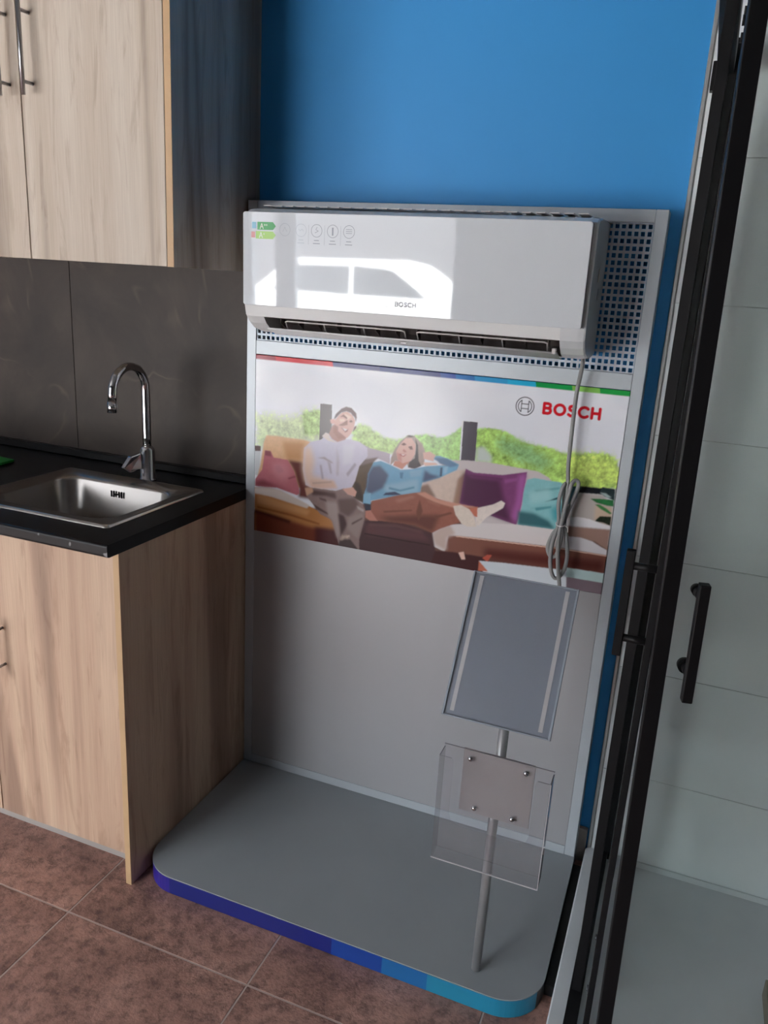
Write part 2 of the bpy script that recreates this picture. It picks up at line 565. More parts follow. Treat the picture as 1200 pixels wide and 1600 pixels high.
# ------------------------------------------------------------------ upper cabinet
FY = -0.309
uc = thing('wall_cabinet', 'pale oak wall cabinet hanging above the sink splashback', 'cabinet', (-0.42, -0.12, 1.515))
UZ0, UZ1 = 1.515, 2.32
uw = M['wood_up']
sp = obj('side_panel', box(-0.0205, -0.0035, FY + .0012, RY1 - .001, UZ0, UZ1, 0.0006), uw, uc)
obj('edge_band', box(-0.0205, -0.0035, FY, FY + .0011, UZ0, UZ1), M['edgeband'], sp)
obj('side_panel', box(-0.8405, -0.8235, FY + .001, RY1 - .001, UZ0, UZ1, 0.0006), uw, uc)
obj('bottom_panel', box(-0.8230, -0.0210, FY + .022, RY1 - .012, UZ0 + .002, UZ0 + .018), uw, uc)
obj('top_panel', box(-0.8230, -0.0210, FY + .022, RY1 - .012, UZ1 - .018, UZ1 - .001), uw, uc)
obj('back_panel', box(-0.8230, -0.0210, RY1 - .0115, RY1 - .0095, UZ0 + .002, UZ1), uw, uc)

def bar_handle(x, y, z0, z1, r=0.005, off=0.03):
    b = bmesh.new()
    tube(b, [(x, y - off, z0), (x, y - off, z1)], r, 12)
    for z in (z0 + .028, z1 - .028):
        tube(b, [(x, y - .0003, z), (x, y - off, z)], r * .8, 10)
    return b
for (a, b, hx) in ((-0.4185, -0.0225, -0.383), (-0.8215, -0.4215, -0.452)):
    dr = obj('door', box(a, b, FY, FY + .018, UZ0 + .0005, UZ1 - .002, 0.0008), uw, uc)
    obj('handle', bar_handle(hx, FY, 1.872, 2.072), M['handle'], dr, 'slim satin metal bar handle')

# ------------------------------------------------------------------ base cabinet, worktop, sink, tap
BF = -0.537
bc = thing('base_cabinet', 'warm oak base cabinet standing under the black worktop', 'cabinet', (-0.42, -0.24, 0))
bw = M['wood_base']
sp = obj('side_panel', box(-0.0155, 0.0005, BF + .0012, RY1 - .016, 0.0005, 0.8955, 0.0006), bw, bc)
obj('edge_band', box(-0.0155, 0.0005, BF, BF + .0011, 0.0005, 0.8955), M['edgeband'], sp)
obj('side_panel', box(-0.8605, -0.8445, BF + .001, RY1 - .016, 0.0005, 0.8955, 0.0006), bw, bc)
obj('bottom_panel', box(-0.8440, -0.0160, BF + .03, RY1 - .02, 0.07, 0.086), bw, bc)
obj('back_panel', box(-0.8440, -0.0160, RY1 - .019, RY1 - .016, 0.09, 0.70), bw, bc)
obj('plinth', box(-0.8440, -0.0160, BF + .070, BF + .086, 0.0005, 0.0695), M['plinth'], bc)
for (a, b, hx) in ((-0.4205, -0.0170, -0.368), (-0.8425, -0.4235, None)):
    dr = obj('door', box(a, b, BF + .004, BF + .022, 0.086, 0.8915, 0.0008), bw, bc)
    if hx:
        obj('handle', bar_handle(hx, BF + .004, 0.505, 0.66, 0.0045, 0.028), M['handle'], dr, 'slim satin metal bar handle')
    else:
        obj('handle', bar_handle(a + .07, BF + .004, 0.505, 0.66, 0.0045, 0.028), M['handle'], dr)

SX0, SX1, SY0, SY1 = -0.542, -0.073, -0.484, -0.088      # sink rim
TOP = 0.926
wt = bmesh.new()
WXa, WXb, WYa, WYb = -2.0, 0.0035, -0.5765, RY1 - .001
hx0, hx1, hy0, hy1 = SX0 + .012, SX1 - .012, SY0 + .012, SY1 - .012
def frame_plate(bm, xo, yo, xi, yi, z0, z1):
    O = [(xo[0], yo[0]), (xo[1], yo[0]), (xo[1], yo[1]), (xo[0], yo[1])]
    I = [(xi[0], yi[0]), (xi[1], yi[0]), (xi[1], yi[1]), (xi[0], yi[1])]
    vo = [[bm.verts.new((x, y, z)) for x, y in O] for z in (z0, z1)]
    vi = [[bm.verts.new((x, y, z)) for x, y in I] for z in (z0, z1)]
    for k in range(4):
        q = (k + 1) % 4
        bm.faces.new((vo[1][k], vo[1][q], vi[1][q], vi[1][k]))
        bm.faces.new((vo[0][k], vi[0][k], vi[0][q], vo[0][q]))
        bm.faces.new((vo[0][k], vo[0][q], vo[1][q], vo[1][k]))
        bm.faces.new((vi[0][k], vi[1][k], vi[1][q], vi[0][q]))
    return vo
vo = frame_plate(wt, (WXa, WXb), (WYa, WYb), (hx0, hx1), (hy0, hy1), 0.896, TOP)
fe = [e for e in wt.edges if all(abs(v.co.y - WYa) < 1e-6 for v in e.verts) and abs(e.verts[0].co.z - e.verts[1].co.z) < 1e-6]
bmesh.ops.bevel(wt, geom=fe, offset=0.006, segments=3, profile=0.5, affect='EDGES')
wto = thing('worktop', 'black laminate worktop with chipped front edge on the base cabinet', 'worktop', (-1.0, -0.25, 0.896))
obj('slab', wt, M['worktop'], wto)
obj('upstand', box(WXa, -0.0015, RY1 - .030, RY1 - .0095, TOP + .0003, TOP + .024, 0.003), plain('black_upstand', (.006, .006, .007, 1), .3, spec=.25), wto)

sk = thing('sink', 'square stainless steel sink set into the black worktop', 'sink', ((SX0 + SX1) / 2, (SY0 + SY1) / 2, 0.76))
def rrect(x0, x1, y0, y1, r, n=6):
    pts = []
    for cx, cy, a in ((x1 - r, y1 - r, 0), (x0 + r, y1 - r, 90), (x0 + r, y0 + r, 180), (x1 - r, y0 + r, 270)):
        for k in range(n + 1):
            t = math.radians(a + 90 * k / n); pts.append((cx + r * math.cos(t), cy + r * math.sin(t)))
    return pts
sb = bmesh.new()
IX0, IX1, IY0, IY1 = SX0 + .048, SX1 - .042, SY0 + .045, SY1 - .062
loops = []
for (pts, z) in ((rrect(SX0, SX1, SY0, SY1, .012), TOP + .0006), (rrect(SX0 + .002, SX1 - .002, SY0 + .002, SY1 - .002, .012), TOP + .006),
                 (rrect(SX0 + .010, SX1 - .010, SY0 + .010, SY1 - .010, .012), TOP + .007),
                 (rrect(SX0 + .016, SX1 - .016, SY0 + .016, SY1 - .016, .014), TOP + .003),
                 (rrect(IX0 - .004, IX1 + .004, IY0 - .004, IY1 + .004, .062), TOP + .002),
                 (rrect(IX0, IX1, IY0, IY1, .06), TOP - .006),
                 (rrect(IX0 + .008, IX1 - .008, IY0 + .008, IY1 - .008, .06), TOP - .11),
                 (rrect(IX0 + .02, IX1 - .02, IY0 + .02, IY1 - .02, .06), TOP - .14),
                 (rrect(IX0 + .05, IX1 - .05, IY0 + .05, IY1 - .05, .05), TOP - .150)):
    loops.append([sb.verts.new((x, y, z)) for x, y in pts])
for a, b in zip(loops, loops[1:]):
    n = len(a)
    for k in range(n):
        f = sb.faces.new((a[k], a[(k + 1) % n], b[(k + 1) % n], b[k])); f.smooth = True
sb.faces.new(loops[-1])
obj('bowl', sb, M['steel'], sk)
so = bmesh.new()
for dx in (-.017, -.009, .009, .017):
    bx(so, -.318 + dx - .003, -.318 + dx + .003, IY1 - .0085, IY1 - .0055, TOP - .038, TOP - .020, 0.001)
bx(so, -.318 - .006, -.318 + .006, IY1 - .0085, IY1 - .0055, TOP - .031, TOP - .027)
obj('overflow_slot', so, M['blackgap'], sk, 'small black overflow slots')
dn = bmesh.new(); lathe(dn, [(.038, TOP - .1495), (.036, TOP - .147), (.022, TOP - .1485), (.004, TOP - .1485)], -.30, -.29)
obj('drain', dn, M['chrome'], sk)

tp = thing('kitchen_tap', 'chrome gooseneck tap with side lever behind the steel sink', 'tap', (-.28, -.065, TOP))
fx, fy = -.28, -.0665
bl = bmesh.new(); lathe(bl, [(.025, TOP + .0005), (.025, TOP + .004), (.0215, TOP + .008), (.0205, TOP + .09), (.0165, TOP + .096), (.0125, TOP + .1)], fx, fy, 28)
obj('body', bl, M['chrome'], tp)
pts = [(fx, fy, TOP + .098), (fx, fy, 1.05), (fx, fy, 1.13), (fx, fy, 1.185)]
for k in range(1, 17):
    a = math.pi * k / 16 * 1.0
    pts.append((fx, fy - .068 + .068 * math.cos(a), 1.187 + .066 * math.sin(a)))
pts.append((fx, fy - .138, 1.166))
sbm = bmesh.new(); tube(sbm, pts, .0118, 18)
spo = obj('spout', sbm, M['chrome'], tp)
ab = bmesh.new(); tube(ab, [(fx, fy - .1382, 1.167), (fx, fy - .140, 1.138)], .0128, 18)
obj('aerator', ab, M['chrome'], spo)
lv = bmesh.new()
r0 = [(fx - .012, fy - .014, TOP + .082), (fx - .022, fy - .050, TOP + .075), (fx - .030, fy - .072, TOP + .045), (fx - .022, fy - .055, TOP + .030), (fx - .010, fy - .018, TOP + .034)]
for sgn in (0,):
    nrm = Vector((1, -.35, 0)).normalized() * .008
    a = [lv.verts.new(Vector(p) + nrm) for p in r0]; b = [lv.verts.new(Vector(p) - nrm) for p in r0]
    n = len(r0)
    for k in range(n): lv.faces.new((a[k], a[(k + 1) % n], b[(k + 1) % n], b[k]))
    lv.faces.new(a[::-1]); lv.faces.new(b)
bmesh.ops.bevel(lv, geom=list(lv.edges), offset=.003, segments=2, profile=.5, affect='EDGES')
obj('lever', lv, M['chrome'], tp)

gs = bmesh.new()
poly_prism(gs, [(-.725, -.185), (-.73, -.115), (-.86, -.10), (-.87, -.175)], TOP + .0005, TOP + .008)
bmesh.ops.bevel(gs, geom=list(gs.edges), offset=.002, segments=2, profile=.5, affect='EDGES')
tag(obj('sponge_cloth', gs, M['green']), 'flat green cloth lying on the black worktop', 'cloth')

# ------------------------------------------------------------------ display stand
PW, PH = 1.0298, 1.6911
PLZ = 0.0498
ds = thing('display_stand', 'grey display stand with perforated top, poster and low rounded platform', 'display stand', (PW / 2, -0.2, 0))
SWL, SWR = 0.0310, 0.0265
PX0, PX1 = 0.0318, 1.0028
obj('stile', box(0.003, SWL, 0.0, 0.066, PLZ + .0008, PH, 0.0012), M['alu'], ds)
obj('stile', box(PX1 + .0007, PW, 0.0, 0.066, PLZ + .0008, PH, 0.0012), M['alu'], ds)
obj('top_rail', box(SWL + .0004, PX1 + .0003, 0.0, 0.066, 1.6640, PH, 0.001), M['alu'], ds)
obj('middle_rail', box(SWL + .0004, PX1 + .0003, 0.0, 0.03, 1.3055, 1.3420, 0.001), M['alu'], ds)
obj('lower_panel', box(SWL + .0006, PX1 + .0003, 0.0012, 0.02, 0.0775, 0.8085, 0.0006), M['panelgrey'], ds)
obj('bottom_rail', box(SWL + .0006, PX1 + .0003, -0.0005, 0.02, PLZ + .0008, 0.0770, 0.0008), M['alu'], ds)
# perforated sheet: real square holes
pf = bmesh.new()
nx, nz = 70, 21
pz0, pz1 = 1.3423, 1.6637
px0, px1 = PX0, PX1
dx = (px1 - px0) / nx; dz = (pz1 - pz0) / nz
hw = 0.62
xs = []; zs = []
for i in range(nx):
    xs += [px0 + dx * (i + (1 - hw) / 2), px0 + dx * (i + (1 + hw) / 2)]
for j in range(nz):
    zs += [pz0 + dz * (j + (1 - hw) / 2), pz0 + dz * (j + (1 + hw) / 2)]
xs = [px0] + xs + [px1]; zs = [pz0] + zs + [pz1]
Y0, Y1 = 0.004, 0.0056
gf = [[pf.verts.new((x, Y0, z)) for z in zs] for x in xs]
gb = [[pf.verts.new((x, Y1, z)) for z in zs] for x in xs]
def hole(i, j):
    return i % 2 == 1 and j % 2 == 1 and 0 < i < len(xs) - 2 + 1 and 0 < j < len(zs) - 2 + 1
for i in range(len(xs) - 1):
    for j in range(len(zs) - 1):
        if hole(i, j):
            q = [(i, j), (i + 1, j), (i + 1, j + 1), (i, j + 1)]
            for k in range(4):
                a, b = q[k], q[(k + 1) % 4]
                pf.faces.new((gf[a[0]][a[1]], gf[b[0]][b[1]], gb[b[0]][b[1]], gb[a[0]][a[1]]))
        else:
            pf.faces.new((gf[i][j], gf[i + 1][j], gf[i + 1][j + 1], gf[i][j + 1]))
            pf.faces.new((gb[i][j], gb[i][j + 1], gb[i + 1][j + 1], gb[i + 1][j]))
obj('perforated_panel', pf, plain('silver_perforated_sheet', lin('#aab7c2'), .4, .1, wear=.02), ds, 'silver sheet pierced by rows of small square holes', fixn=False)

# ---- printed poster: the print is held as point colours on a fine grid
POSTER = """c9d6ac|4|.22|1 333 30 338 85 336 124 342 148 360 190 367 204 364 206 283 3 239
b6d08e|2|.3|142 353 190 368 204 364 206 300 150 293
b6d08c|2|.28|290 323 310 343 334 341 357 327 379 317 416 313 436 322 458 331 518 338 522 285 300 269
a3cc7c|1.5|.3|460 328 494 337 525 334 548 339 570 355 592 373 600 280 522 280 466 276
a6ce78|1.5|.3|620 364 650 374 678 371 706 362 718 360 726 281 628 284
abd070|2|.3|622 361 655 374 682 373 722 355 768 347 804 343 850 335 901 344 944 347 968 328 974 266 895 254 824 249 758 272 628 282
c2da72|5|.3|854 331 944 343 970 324 972 275 886 258 848 275
8cb67c|4|.3|676 354 750 345 818 308 792 286 688 318
c9d2cc|4|0|628 320 645 325 666 305 668 288 629 286
726a6c|.6|0|196 383 230 384 232 303 196 285
e8e8ea|.6|0|584 382 590 383 590 284 586 284
524b55|.6|0|588 382 624 383 626 282 590 282
6e5049|3|0|-1 55 198 98 277 79 340 141 468 130 556 174 649 135 876 158 978 123 996 -13 3 -219
6e5a58|1|0|-1 246 19 247 19 232 1 230
d3d6da|1|0|1 230 18 232 16 161 2 164
d8ae88|2|.05|36 279 68 281 156 280 176 276 180 137 154 146 6 145 18 193 28 258
c9976a|6|0|85 268 156 274 154 223 100 219
6b3f3b|4|0|103 219 150 219 156 170 180 152 180 119 138 119 140 144 124 189
cdc3c4|1.5|0|462 220 522 228 548 277 600 285 658 288 720 285 784 282 812 270 822 260 864 254 878 144 650 125 497 155 446 157
cdb9ad|2|.04|487 201 558 248 608 263 602 164 530 177 488 180
8d7468|3|0|487 201 509 211 534 177 488 180
a58370|3|0|586 236 608 258 600 167 578 167
7e4673|1|.04|604 264 626 257 698 261 758 277 756 243 753 195 746 140 714 146 596 171 600 215
583350|6|0|600 259 618 247 694 249 710 198 734 144 596 171
ab64a2|5|0|738 264 757 274 754 200 746 146 732 158 740 207
86bcc0|1.5|.04|760 258 777 265 814 263 840 263 858 254 864 161 836 144 748 142 754 186 755 234
3f6d74|4|0|746 177 786 177 824 164 842 145 748 141
4fa0aa|6|0|826 197 856 211 860 170 834 165
31565e|1|0|806 209 844 229 846 223 824 215
2f4c56|1.5|0|858 256 892 261 883 231 872 213 862 212
b5aca8|3|0|889 245 942 249 968 228 970 170 874 174 876 202
1b1d24|1|0|891 261 938 263 954 249 885 244
c5ae9a|3|0|928 222 968 220 968 175 930 183
28363a|1.2|.2|938 266 968 265 970 237 946 244 934 252
9fb0b0|1|0|934 252 948 252 962 244 952 242
2a6a3c|1|.15|914 234 936 237 968 239 970 223 954 223 930 226
3f7a45|1|.1|926 222 938 223 956 215 968 206 964 203 942 212
252c22|1.2|.3|934 185 942 195 968 198 968 175 952 180 932 180
dcd4d4|1.5|0|530 85 566 111 624 123 658 131 744 141 836 144 878 137 968 115 970 101 860 100 584 81 568 37 530 49
e2dfe2|1.5|0|864 178 891 185 918 184 944 178 968 175 970 164 881 159 866 159
a08074|2|0|872 159 970 166 970 114 938 131 870 130
e2dee1|1.5|0|864 132 903 135 932 130 968 113 968 101 874 99 862 103
84574b|2|0|574 84 653 90 860 101 970 101 968 55 848 44 764 43 672 41 536 34 568 40
5c2f2b|8|0|670 68 798 77 968 89 968 55 764 41 672 39
c7b2aa|4|0|530 76 550 101 576 112 592 90 570 76 572 42 540 53
d9b0a0|.6|0|594 86 860 100 970 101 970 98 860 97 594 83
48292b|2|0|522 34 588 41 676 42 680 0 520 -5
e6c0b2|.8|0|604 42 618 47 624 27 614 25
c05c4c|.8|0|668 39 680 50 692 51 682 31
cfd6dd|.8|0|660 30 722 36 885 46 892 -14 682 -16
c0d8d8|1.5|0|880 53 970 55 972 29 882 29
85757e|1.5|0|882 29 972 30 970 -3 886 -3
c4705a|.8|0|660 30 686 6 660 3
4c3437|2|0|332 84 378 91 430 98 530 83 542 36 530 -5 318 -12 314 46
604044|6|0|342 76 503 82 526 58 344 44
bd8250|1.5|0|1 127 64 129 130 112 176 98 224 81 274 48 276 -12 3 -8
d9cdc5|2|0|1 125 34 135 84 130 140 113 174 101 166 91 115 98 55 107 1 109
d09a6a|4|0|10 107 66 101 130 93 176 86 166 71 92 78 10 83
7c4031|5|0|2 59 66 55 168 41 226 40 274 30 276 -12 3 -8
53282a|5|0|192 43 274 48 277 -16 194 -13
542a26|3|0|2 62 40 58 118 47 112 39 36 49 2 52
b86e78|1.2|.04|32 236 50 236 60 220 103 219 124 189 140 144 142 129 134 124 72 136 3 131 3 151 24 181
d28e95|10|0|53 204 96 211 116 182 94 155 57 174
8a4850|5|0|3 145 27 153 78 140 134 126 72 136 3 130
90525a|2|0|32 236 50 236 53 222 32 222
5d4d3d|2|.05|310 233 357 254 353 221 340 162 336 131 302 141 296 176 308 209
3d322c|3|0|304 191 320 182 336 137 304 141
b9aeb8|1.5|0|308 296 342 283 382 278 400 275 401 248 369 258 332 250 316 231
7d6a66|2|0|326 250 369 262 357 248 316 231
c9c4d4|1.2|.02|204 288 216 308 232 300 250 288 271 297 288 299 312 296 336 282 338 260 316 231 306 189 296 168 250 155 180 151 160 157 150 199 152 258 170 277
e3c6b6|8|0|152 256 170 269 184 227 178 185 224 180 232 157 174 150 158 167 150 199
b7acb8|3|0|249 277 256 237 256 196 251 196 251 237
ac9ea8|2|0|190 236 214 242 241 229 234 228 212 236
d9b8a8|4|0|172 172 243 182 256 161 180 151
b58a81|1.5|0|224 305 234 332 277 306 272 296 250 287 234 293
ddd0cc|1|0|204 297 214 308 224 306 228 294 247 285 222 287
d6aca2|1|0|238 342 250 358 261 368 275 371 290 363 298 350 296 332 288 314 277 301 264 306 249 317 237 330
a5766d|2|0|238 333 250 328 250 316 265 308 275 300 253 296 236 311
e6c8bc|1.5|0|266 365 288 358 276 348 271 354
6f5458|.8|0|237 348 242 361 257 376 271 383 286 381 300 369 302 358 300 346 296 357 284 368 272 371 259 367 249 357 240 347
d8aaa2|.8|0|226 344 239 348 241 339 234 332 228 336
946a62|1|0|254 354 264 362 275 355 275 350 263 356
e6c9bb|1.2|0|252 349 267 350 269 345 256 341
a0736a|1.8|0|250 332 264 340 276 349 277 336 262 331
83605a|.8|0|280 345 286 350 292 346 286 343
e8dddc|.6|0|262 326 278 324 272 318
9c6c66|.8|0|257 328 263 326 270 318 277 324 280 328 278 319 271 315
7e5f58|1|0|296 333 302 337 302 331 292 318
8b7674|1.2|.04|160 146 180 152 250 154 275 164 304 144 330 130 340 111 338 87 326 31 328 -9 270 -7 262 17 242 71 208 81 182 107 164 126
a99894|4|0|222 120 256 122 262 90 271 34 262 20 245 66 230 82
5f4b4a|3|0|180 146 250 148 254 131 222 135 180 131
4a3638|3|0|260 93 278 89 290 64 271 27 266 60
6b5754|4|0|257 131 308 143 320 126 310 109 292 88 265 96
9d8b87|4|0|292 85 334 107 336 84 322 30 310 37 288 55
4d4040|2|0|269 18 300 25 328 -3 324 -12 263 -5
b8a294|1.5|.2|274 34 296 35 294 25 270 18
d8ab9d|1.2|0|270 162 300 171 312 160 308 146 286 149
c99f85|2|0|158 148 180 152 184 141 164 127
a58f86|1.2|.06|412 289 426 311 446 329 464 329 486 311 495 293 494 259 483 253 470 245 452 246 448 256 416 259 403 245 403 264
3f3236|1|0|466 324 474 307 479 267 487 255 470 245 452 246 454 261 468 272 470 299
c98c7a|1|0|414 258 456 264 436 239 410 246
dbafa4|.8|0|424 300 440 321 456 323 468 309 468 283 458 264 436 255 422 263 416 283
c98f84|2|0|418 283 432 274 434 258 422 263
5b4844|.8|0|440 326 450 330 464 328 454 325
7a504a|.8|0|428 303 436 309 444 305 436 301
7a504a|.8|0|448 300 458 303 462 294 454 293
b56a66|.8|0|424 279 446 279 438 272 428 274
f0dcd8|.5|0|430 278 442 278 436 275
c0857a|1|0|436 293 446 286 440 283 434 287
ddb3a6|1|0|489 290 507 295 523 287 518 271 492 274
e2bcae|.8|0|491 265 523 268 532 264 497 256
70a0bf|1|.03|356 247 376 253 401 247 432 237 462 243 500 256 536 263 564 267 519 276 524 286 534 287 556 283 586 272 582 258 540 232 493 212 488 180 442 169 389 154 354 142 353 131 332 131 334 161 340 179 342 214
55617a|3|0|353 235 374 241 400 219 389 183 353 160 338 165 342 214
93bbd0|5|0|391 190 482 220 485 185 436 172 390 173
394560|1.5|0|387 162 440 171 420 177 394 170
47597a|3|0|497 246 512 238 542 234 493 212
5a7a9c|2|0|519 281 552 283 584 270 564 262 536 267
84b4d0|1|0|332 157 353 163 353 132 332 132
2c3344|1.5|0|334 132 353 132 356 114 340 112
bd7f70|1|0|340 112 359 117 378 90 354 87 340 94
955e50|1.2|.04|356 142 424 167 474 182 502 188 530 177 582 168 645 171 646 152 628 158 612 128 584 115 550 97 530 83 480 96 430 94 375 91 356 114
6a4038|6|0|374 101 489 125 548 135 530 83 480 96 412 92
cb9482|2|0|478 182 502 188 538 174 616 170 645 169 582 159 530 165
d8cabf|.8|.06|580 163 600 169 624 161 637 142 645 119 624 115 606 120 588 141
ded2cb|.8|.06|641 167 682 183 702 196 712 191 708 178 668 147 651 123 642 125
b3a8b6|2|0|200 218 206 219 214 181 208 180
b5abba|2|0|222 232 232 228 238 199 232 199
aea4b4|2.5|0|279 205 302 238 308 233 284 197
d9d6e2|4|0|266 282 300 286 294 236 268 227
c7a99e|1.5|0|180 167 237 179 239 174 182 162
5e4b49|2|0|184 108 228 89 232 83 194 94
6a5654|2|0|200 128 222 126 226 119 206 122
b5a6a1|2|0|314 122 336 114 334 107 318 114
5b4947|2|0|302 72 332 92 332 88 302 66
774a3e|2.5|0|489 167 500 137 490 108 482 131
74483d|2.5|0|530 127 574 146 580 143 534 122
ad7464|3|0|422 155 471 175 477 170 430 148
7a4c40|2|0|391 120 470 136 471 132 392 115
a56b5b|2.5|0|510 170 544 162 546 155 511 162
5f8dab|2|0|402 187 434 184 473 199 473 194 434 179 402 181
55809f|1.5|0|430 230 440 231 438 214 432 215
3f5672|1.5|0|538 258 544 259 544 236 538 234
8fb9d2|2|0|548 260 558 263 556 246 548 243
86b0ca|2|0|456 237 490 247 488 228 460 221
6b3c62|2|0|616 251 700 253 698 247 620 243
94568b|2|0|704 250 740 260 740 253 706 241
6fa6ad|2.5|0|780 235 840 251 840 246 786 229
a2d0d2|5|0|768 226 816 243 824 216 775 199
5a97a0|2.5|0|786 191 826 202 826 197 790 184
3a2528|1.5|0|340 50 526 50 527 47 340 46
6b4a4c|3|0|350 78 430 88 503 82 503 78 430 82 351 73
9a6038|2|0|10 74 116 68 206 55 206 50 116 61 10 68
c78790|3|0|60 196 80 201 94 185 74 176
9d5963|2|0|104 168 126 178 130 174 109 165
c2745f|1|0|622 163 643 170 645 144 637 145"""
QW, QH = 0.971, 0.495
STEP = 0.0015
gw, gh = int(QW / STEP) + 1, int(QH / STEP) + 1
SS = 2
nw, nh = gw * SS, gh * SS
px = (np.arange(nw) + 0.5) / nw * QW * 1000
pz = (np.arange(nh) + 0.5) / nh * QH * 1000
pitch = QW * 1000 / nw

def box_blur(a, r):
    for ax in (0, 1):
        p = np.pad(a, [(r + 1, r) if k == ax else (0, 0) for k in (0, 1)], mode='edge')
        cs = np.cumsum(p, axis=ax)
        n = a.shape[ax]
        if ax == 0: a = (cs[2 * r + 1:2 * r + 1 + n] - cs[:n]) / (2 * r + 1)
        else: a = (cs[:, 2 * r + 1:2 * r + 1 + n] - cs[:, :n]) / (2 * r + 1)
    return a

def blur(a, mm):
    r = int(round(mm / pitch * 0.6))
    if r < 1: return a
    return box_blur(box_blur(a, r), r)

def smooth_noise(mm):
    a = rng.standard_normal((nh, nw)).astype(np.float32)
    a = blur(a, mm); a /= a.std() + 1e-9
    return a
N1 = smooth_noise(9) * .6 + smooth_noise(4) * .6 + smooth_noise(1.8) * .4

art = np.empty((nh, nw, 3), dtype=np.float32)
def L3(h): return np.array(lin(h)[:3], dtype=np.float32)
fx_ = np.linspace(0, 1, nw)[None, :, None]; fz_ = np.linspace(0, 1, nh)[:, None, None]
art[:] = L3('#e9ebf3') * (1 - fz_) + L3('#e6e8f0') * fz_
clouds = np.clip(smooth_noise(60) * .5 + .4, 0, 1)[..., None]
art[:] = art * (1 - .5 * clouds) + L3('#f7f7fb') * .5 * clouds

def fill(poly, col, bl=0.5, noise=0.0):
    P = np.array(poly, dtype=np.float32)
    pad = bl * 3 + 2
    i0 = max(0, int((P[:, 0].min() - pad) / pitch)); i1 = min(nw, int((P[:, 0].max() + pad) / pitch) + 2)
    j0 = max(0, int((P[:, 1].min() - pad) / (QH * 1000 / nh))); j1 = min(nh, int((P[:, 1].max() + pad) / (QH * 1000 / nh)) + 2)
    if i1 <= i0 or j1 <= j0: return
    X = px[i0:i1][None, :]; Zz = pz[j0:j1][:, None]
    ins = np.zeros((j1 - j0, i1 - i0), dtype=bool)
    n = len(P)
    for k in range(n):
        xa, za = P[k]; xb, zb = P[(k + 1) % n]
        if za == zb: continue
        cond = ((za > Zz) != (zb > Zz))
        xi = (xb - xa) * (Zz - za) / (zb - za) + xa
        ins ^= cond & (X < xi)
    if noise >= .2 and bl >= 1.5:          # ragged, hazy foliage edge
        a = blur(ins.astype(np.float32), bl * 2.5)
        a = np.clip(a + .9 * N1[j0:j1, i0:i1] * a * (1 - a), 0, 1)[..., None]
    else:
        a = blur(ins.astype(np.float32), bl)[..., None]
    c = L3(col)[None, None, :]
    if noise > 0:
        nn = 1.08 + .6 * noise * N1[j0:j1, i0:i1, None]
        c = np.clip(c * nn, 0.01, 0.95)
    art[j0:j1, i0:i1] = art[j0:j1, i0:i1] * (1 - a) + c * a

def stroke(pl, w, col):
    P = np.array(pl, dtype=np.float32)
    pad = w
    i0 = max(0, int((P[:, 0].min() - pad) / pitch)); i1 = min(nw, int((P[:, 0].max() + pad) / pitch) + 2)
    j0 = max(0, int((P[:, 1].min() - pad) / (QH * 1000 / nh))); j1 = min(nh, int((P[:, 1].max() + pad) / (QH * 1000 / nh)) + 2)
    X = px[i0:i1][None, :]; Zz = pz[j0:j1][:, None]
    dmin = np.full((j1 - j0, i1 - i0), 1e9)
    for (xa, za), (xb, zb) in zip(P, P[1:]):
        ddx, ddz = xb - xa, zb - za
        L = ddx * ddx + ddz * ddz + 1e-9
        tt = np.clip(((X - xa) * ddx + (Zz - za) * ddz) / L, 0, 1)
        dmin = np.minimum(dmin, np.hypot(X - xa - tt * ddx, Zz - za - tt * ddz))
    a = np.clip((w / 2 - dmin) / pitch + .5, 0, 1)[..., None]
    art[j0:j1, i0:i1] = art[j0:j1, i0:i1] * (1 - a) + L3(col) * a

for line in POSTER.strip().split('\n'):
    col, bl, no, pp = line.split('|')
    q = [float(v) for v in pp.split()]
    b_ = float(bl)
    fill(list(zip(q[::2], q[1::2])), col, b_ * (1.7 if b_ >= 3 else 1.0), float(no))
# coloured bar along the top edge
BAR = [(-2, 62, 'a33c48'), (62, 229, 'd8454e'), (229, 360, '4b4a7f'), (360, 521, '353f7f'), (521, 560, '30509e'), (560, 608, '2f76bb'),
       (608, 689, '3a9ed4'), (689, 757, '2fb2dc'), (757, 842, '1f9a4e'), (842, 905, '8cc962'), (905, 980, '2aa04b')]
for a, b, c in BAR:
    fill([(a, 482.5), (b + 1, 482.5), (b - 2, 497), (a - 3, 497)], c, 0.3)
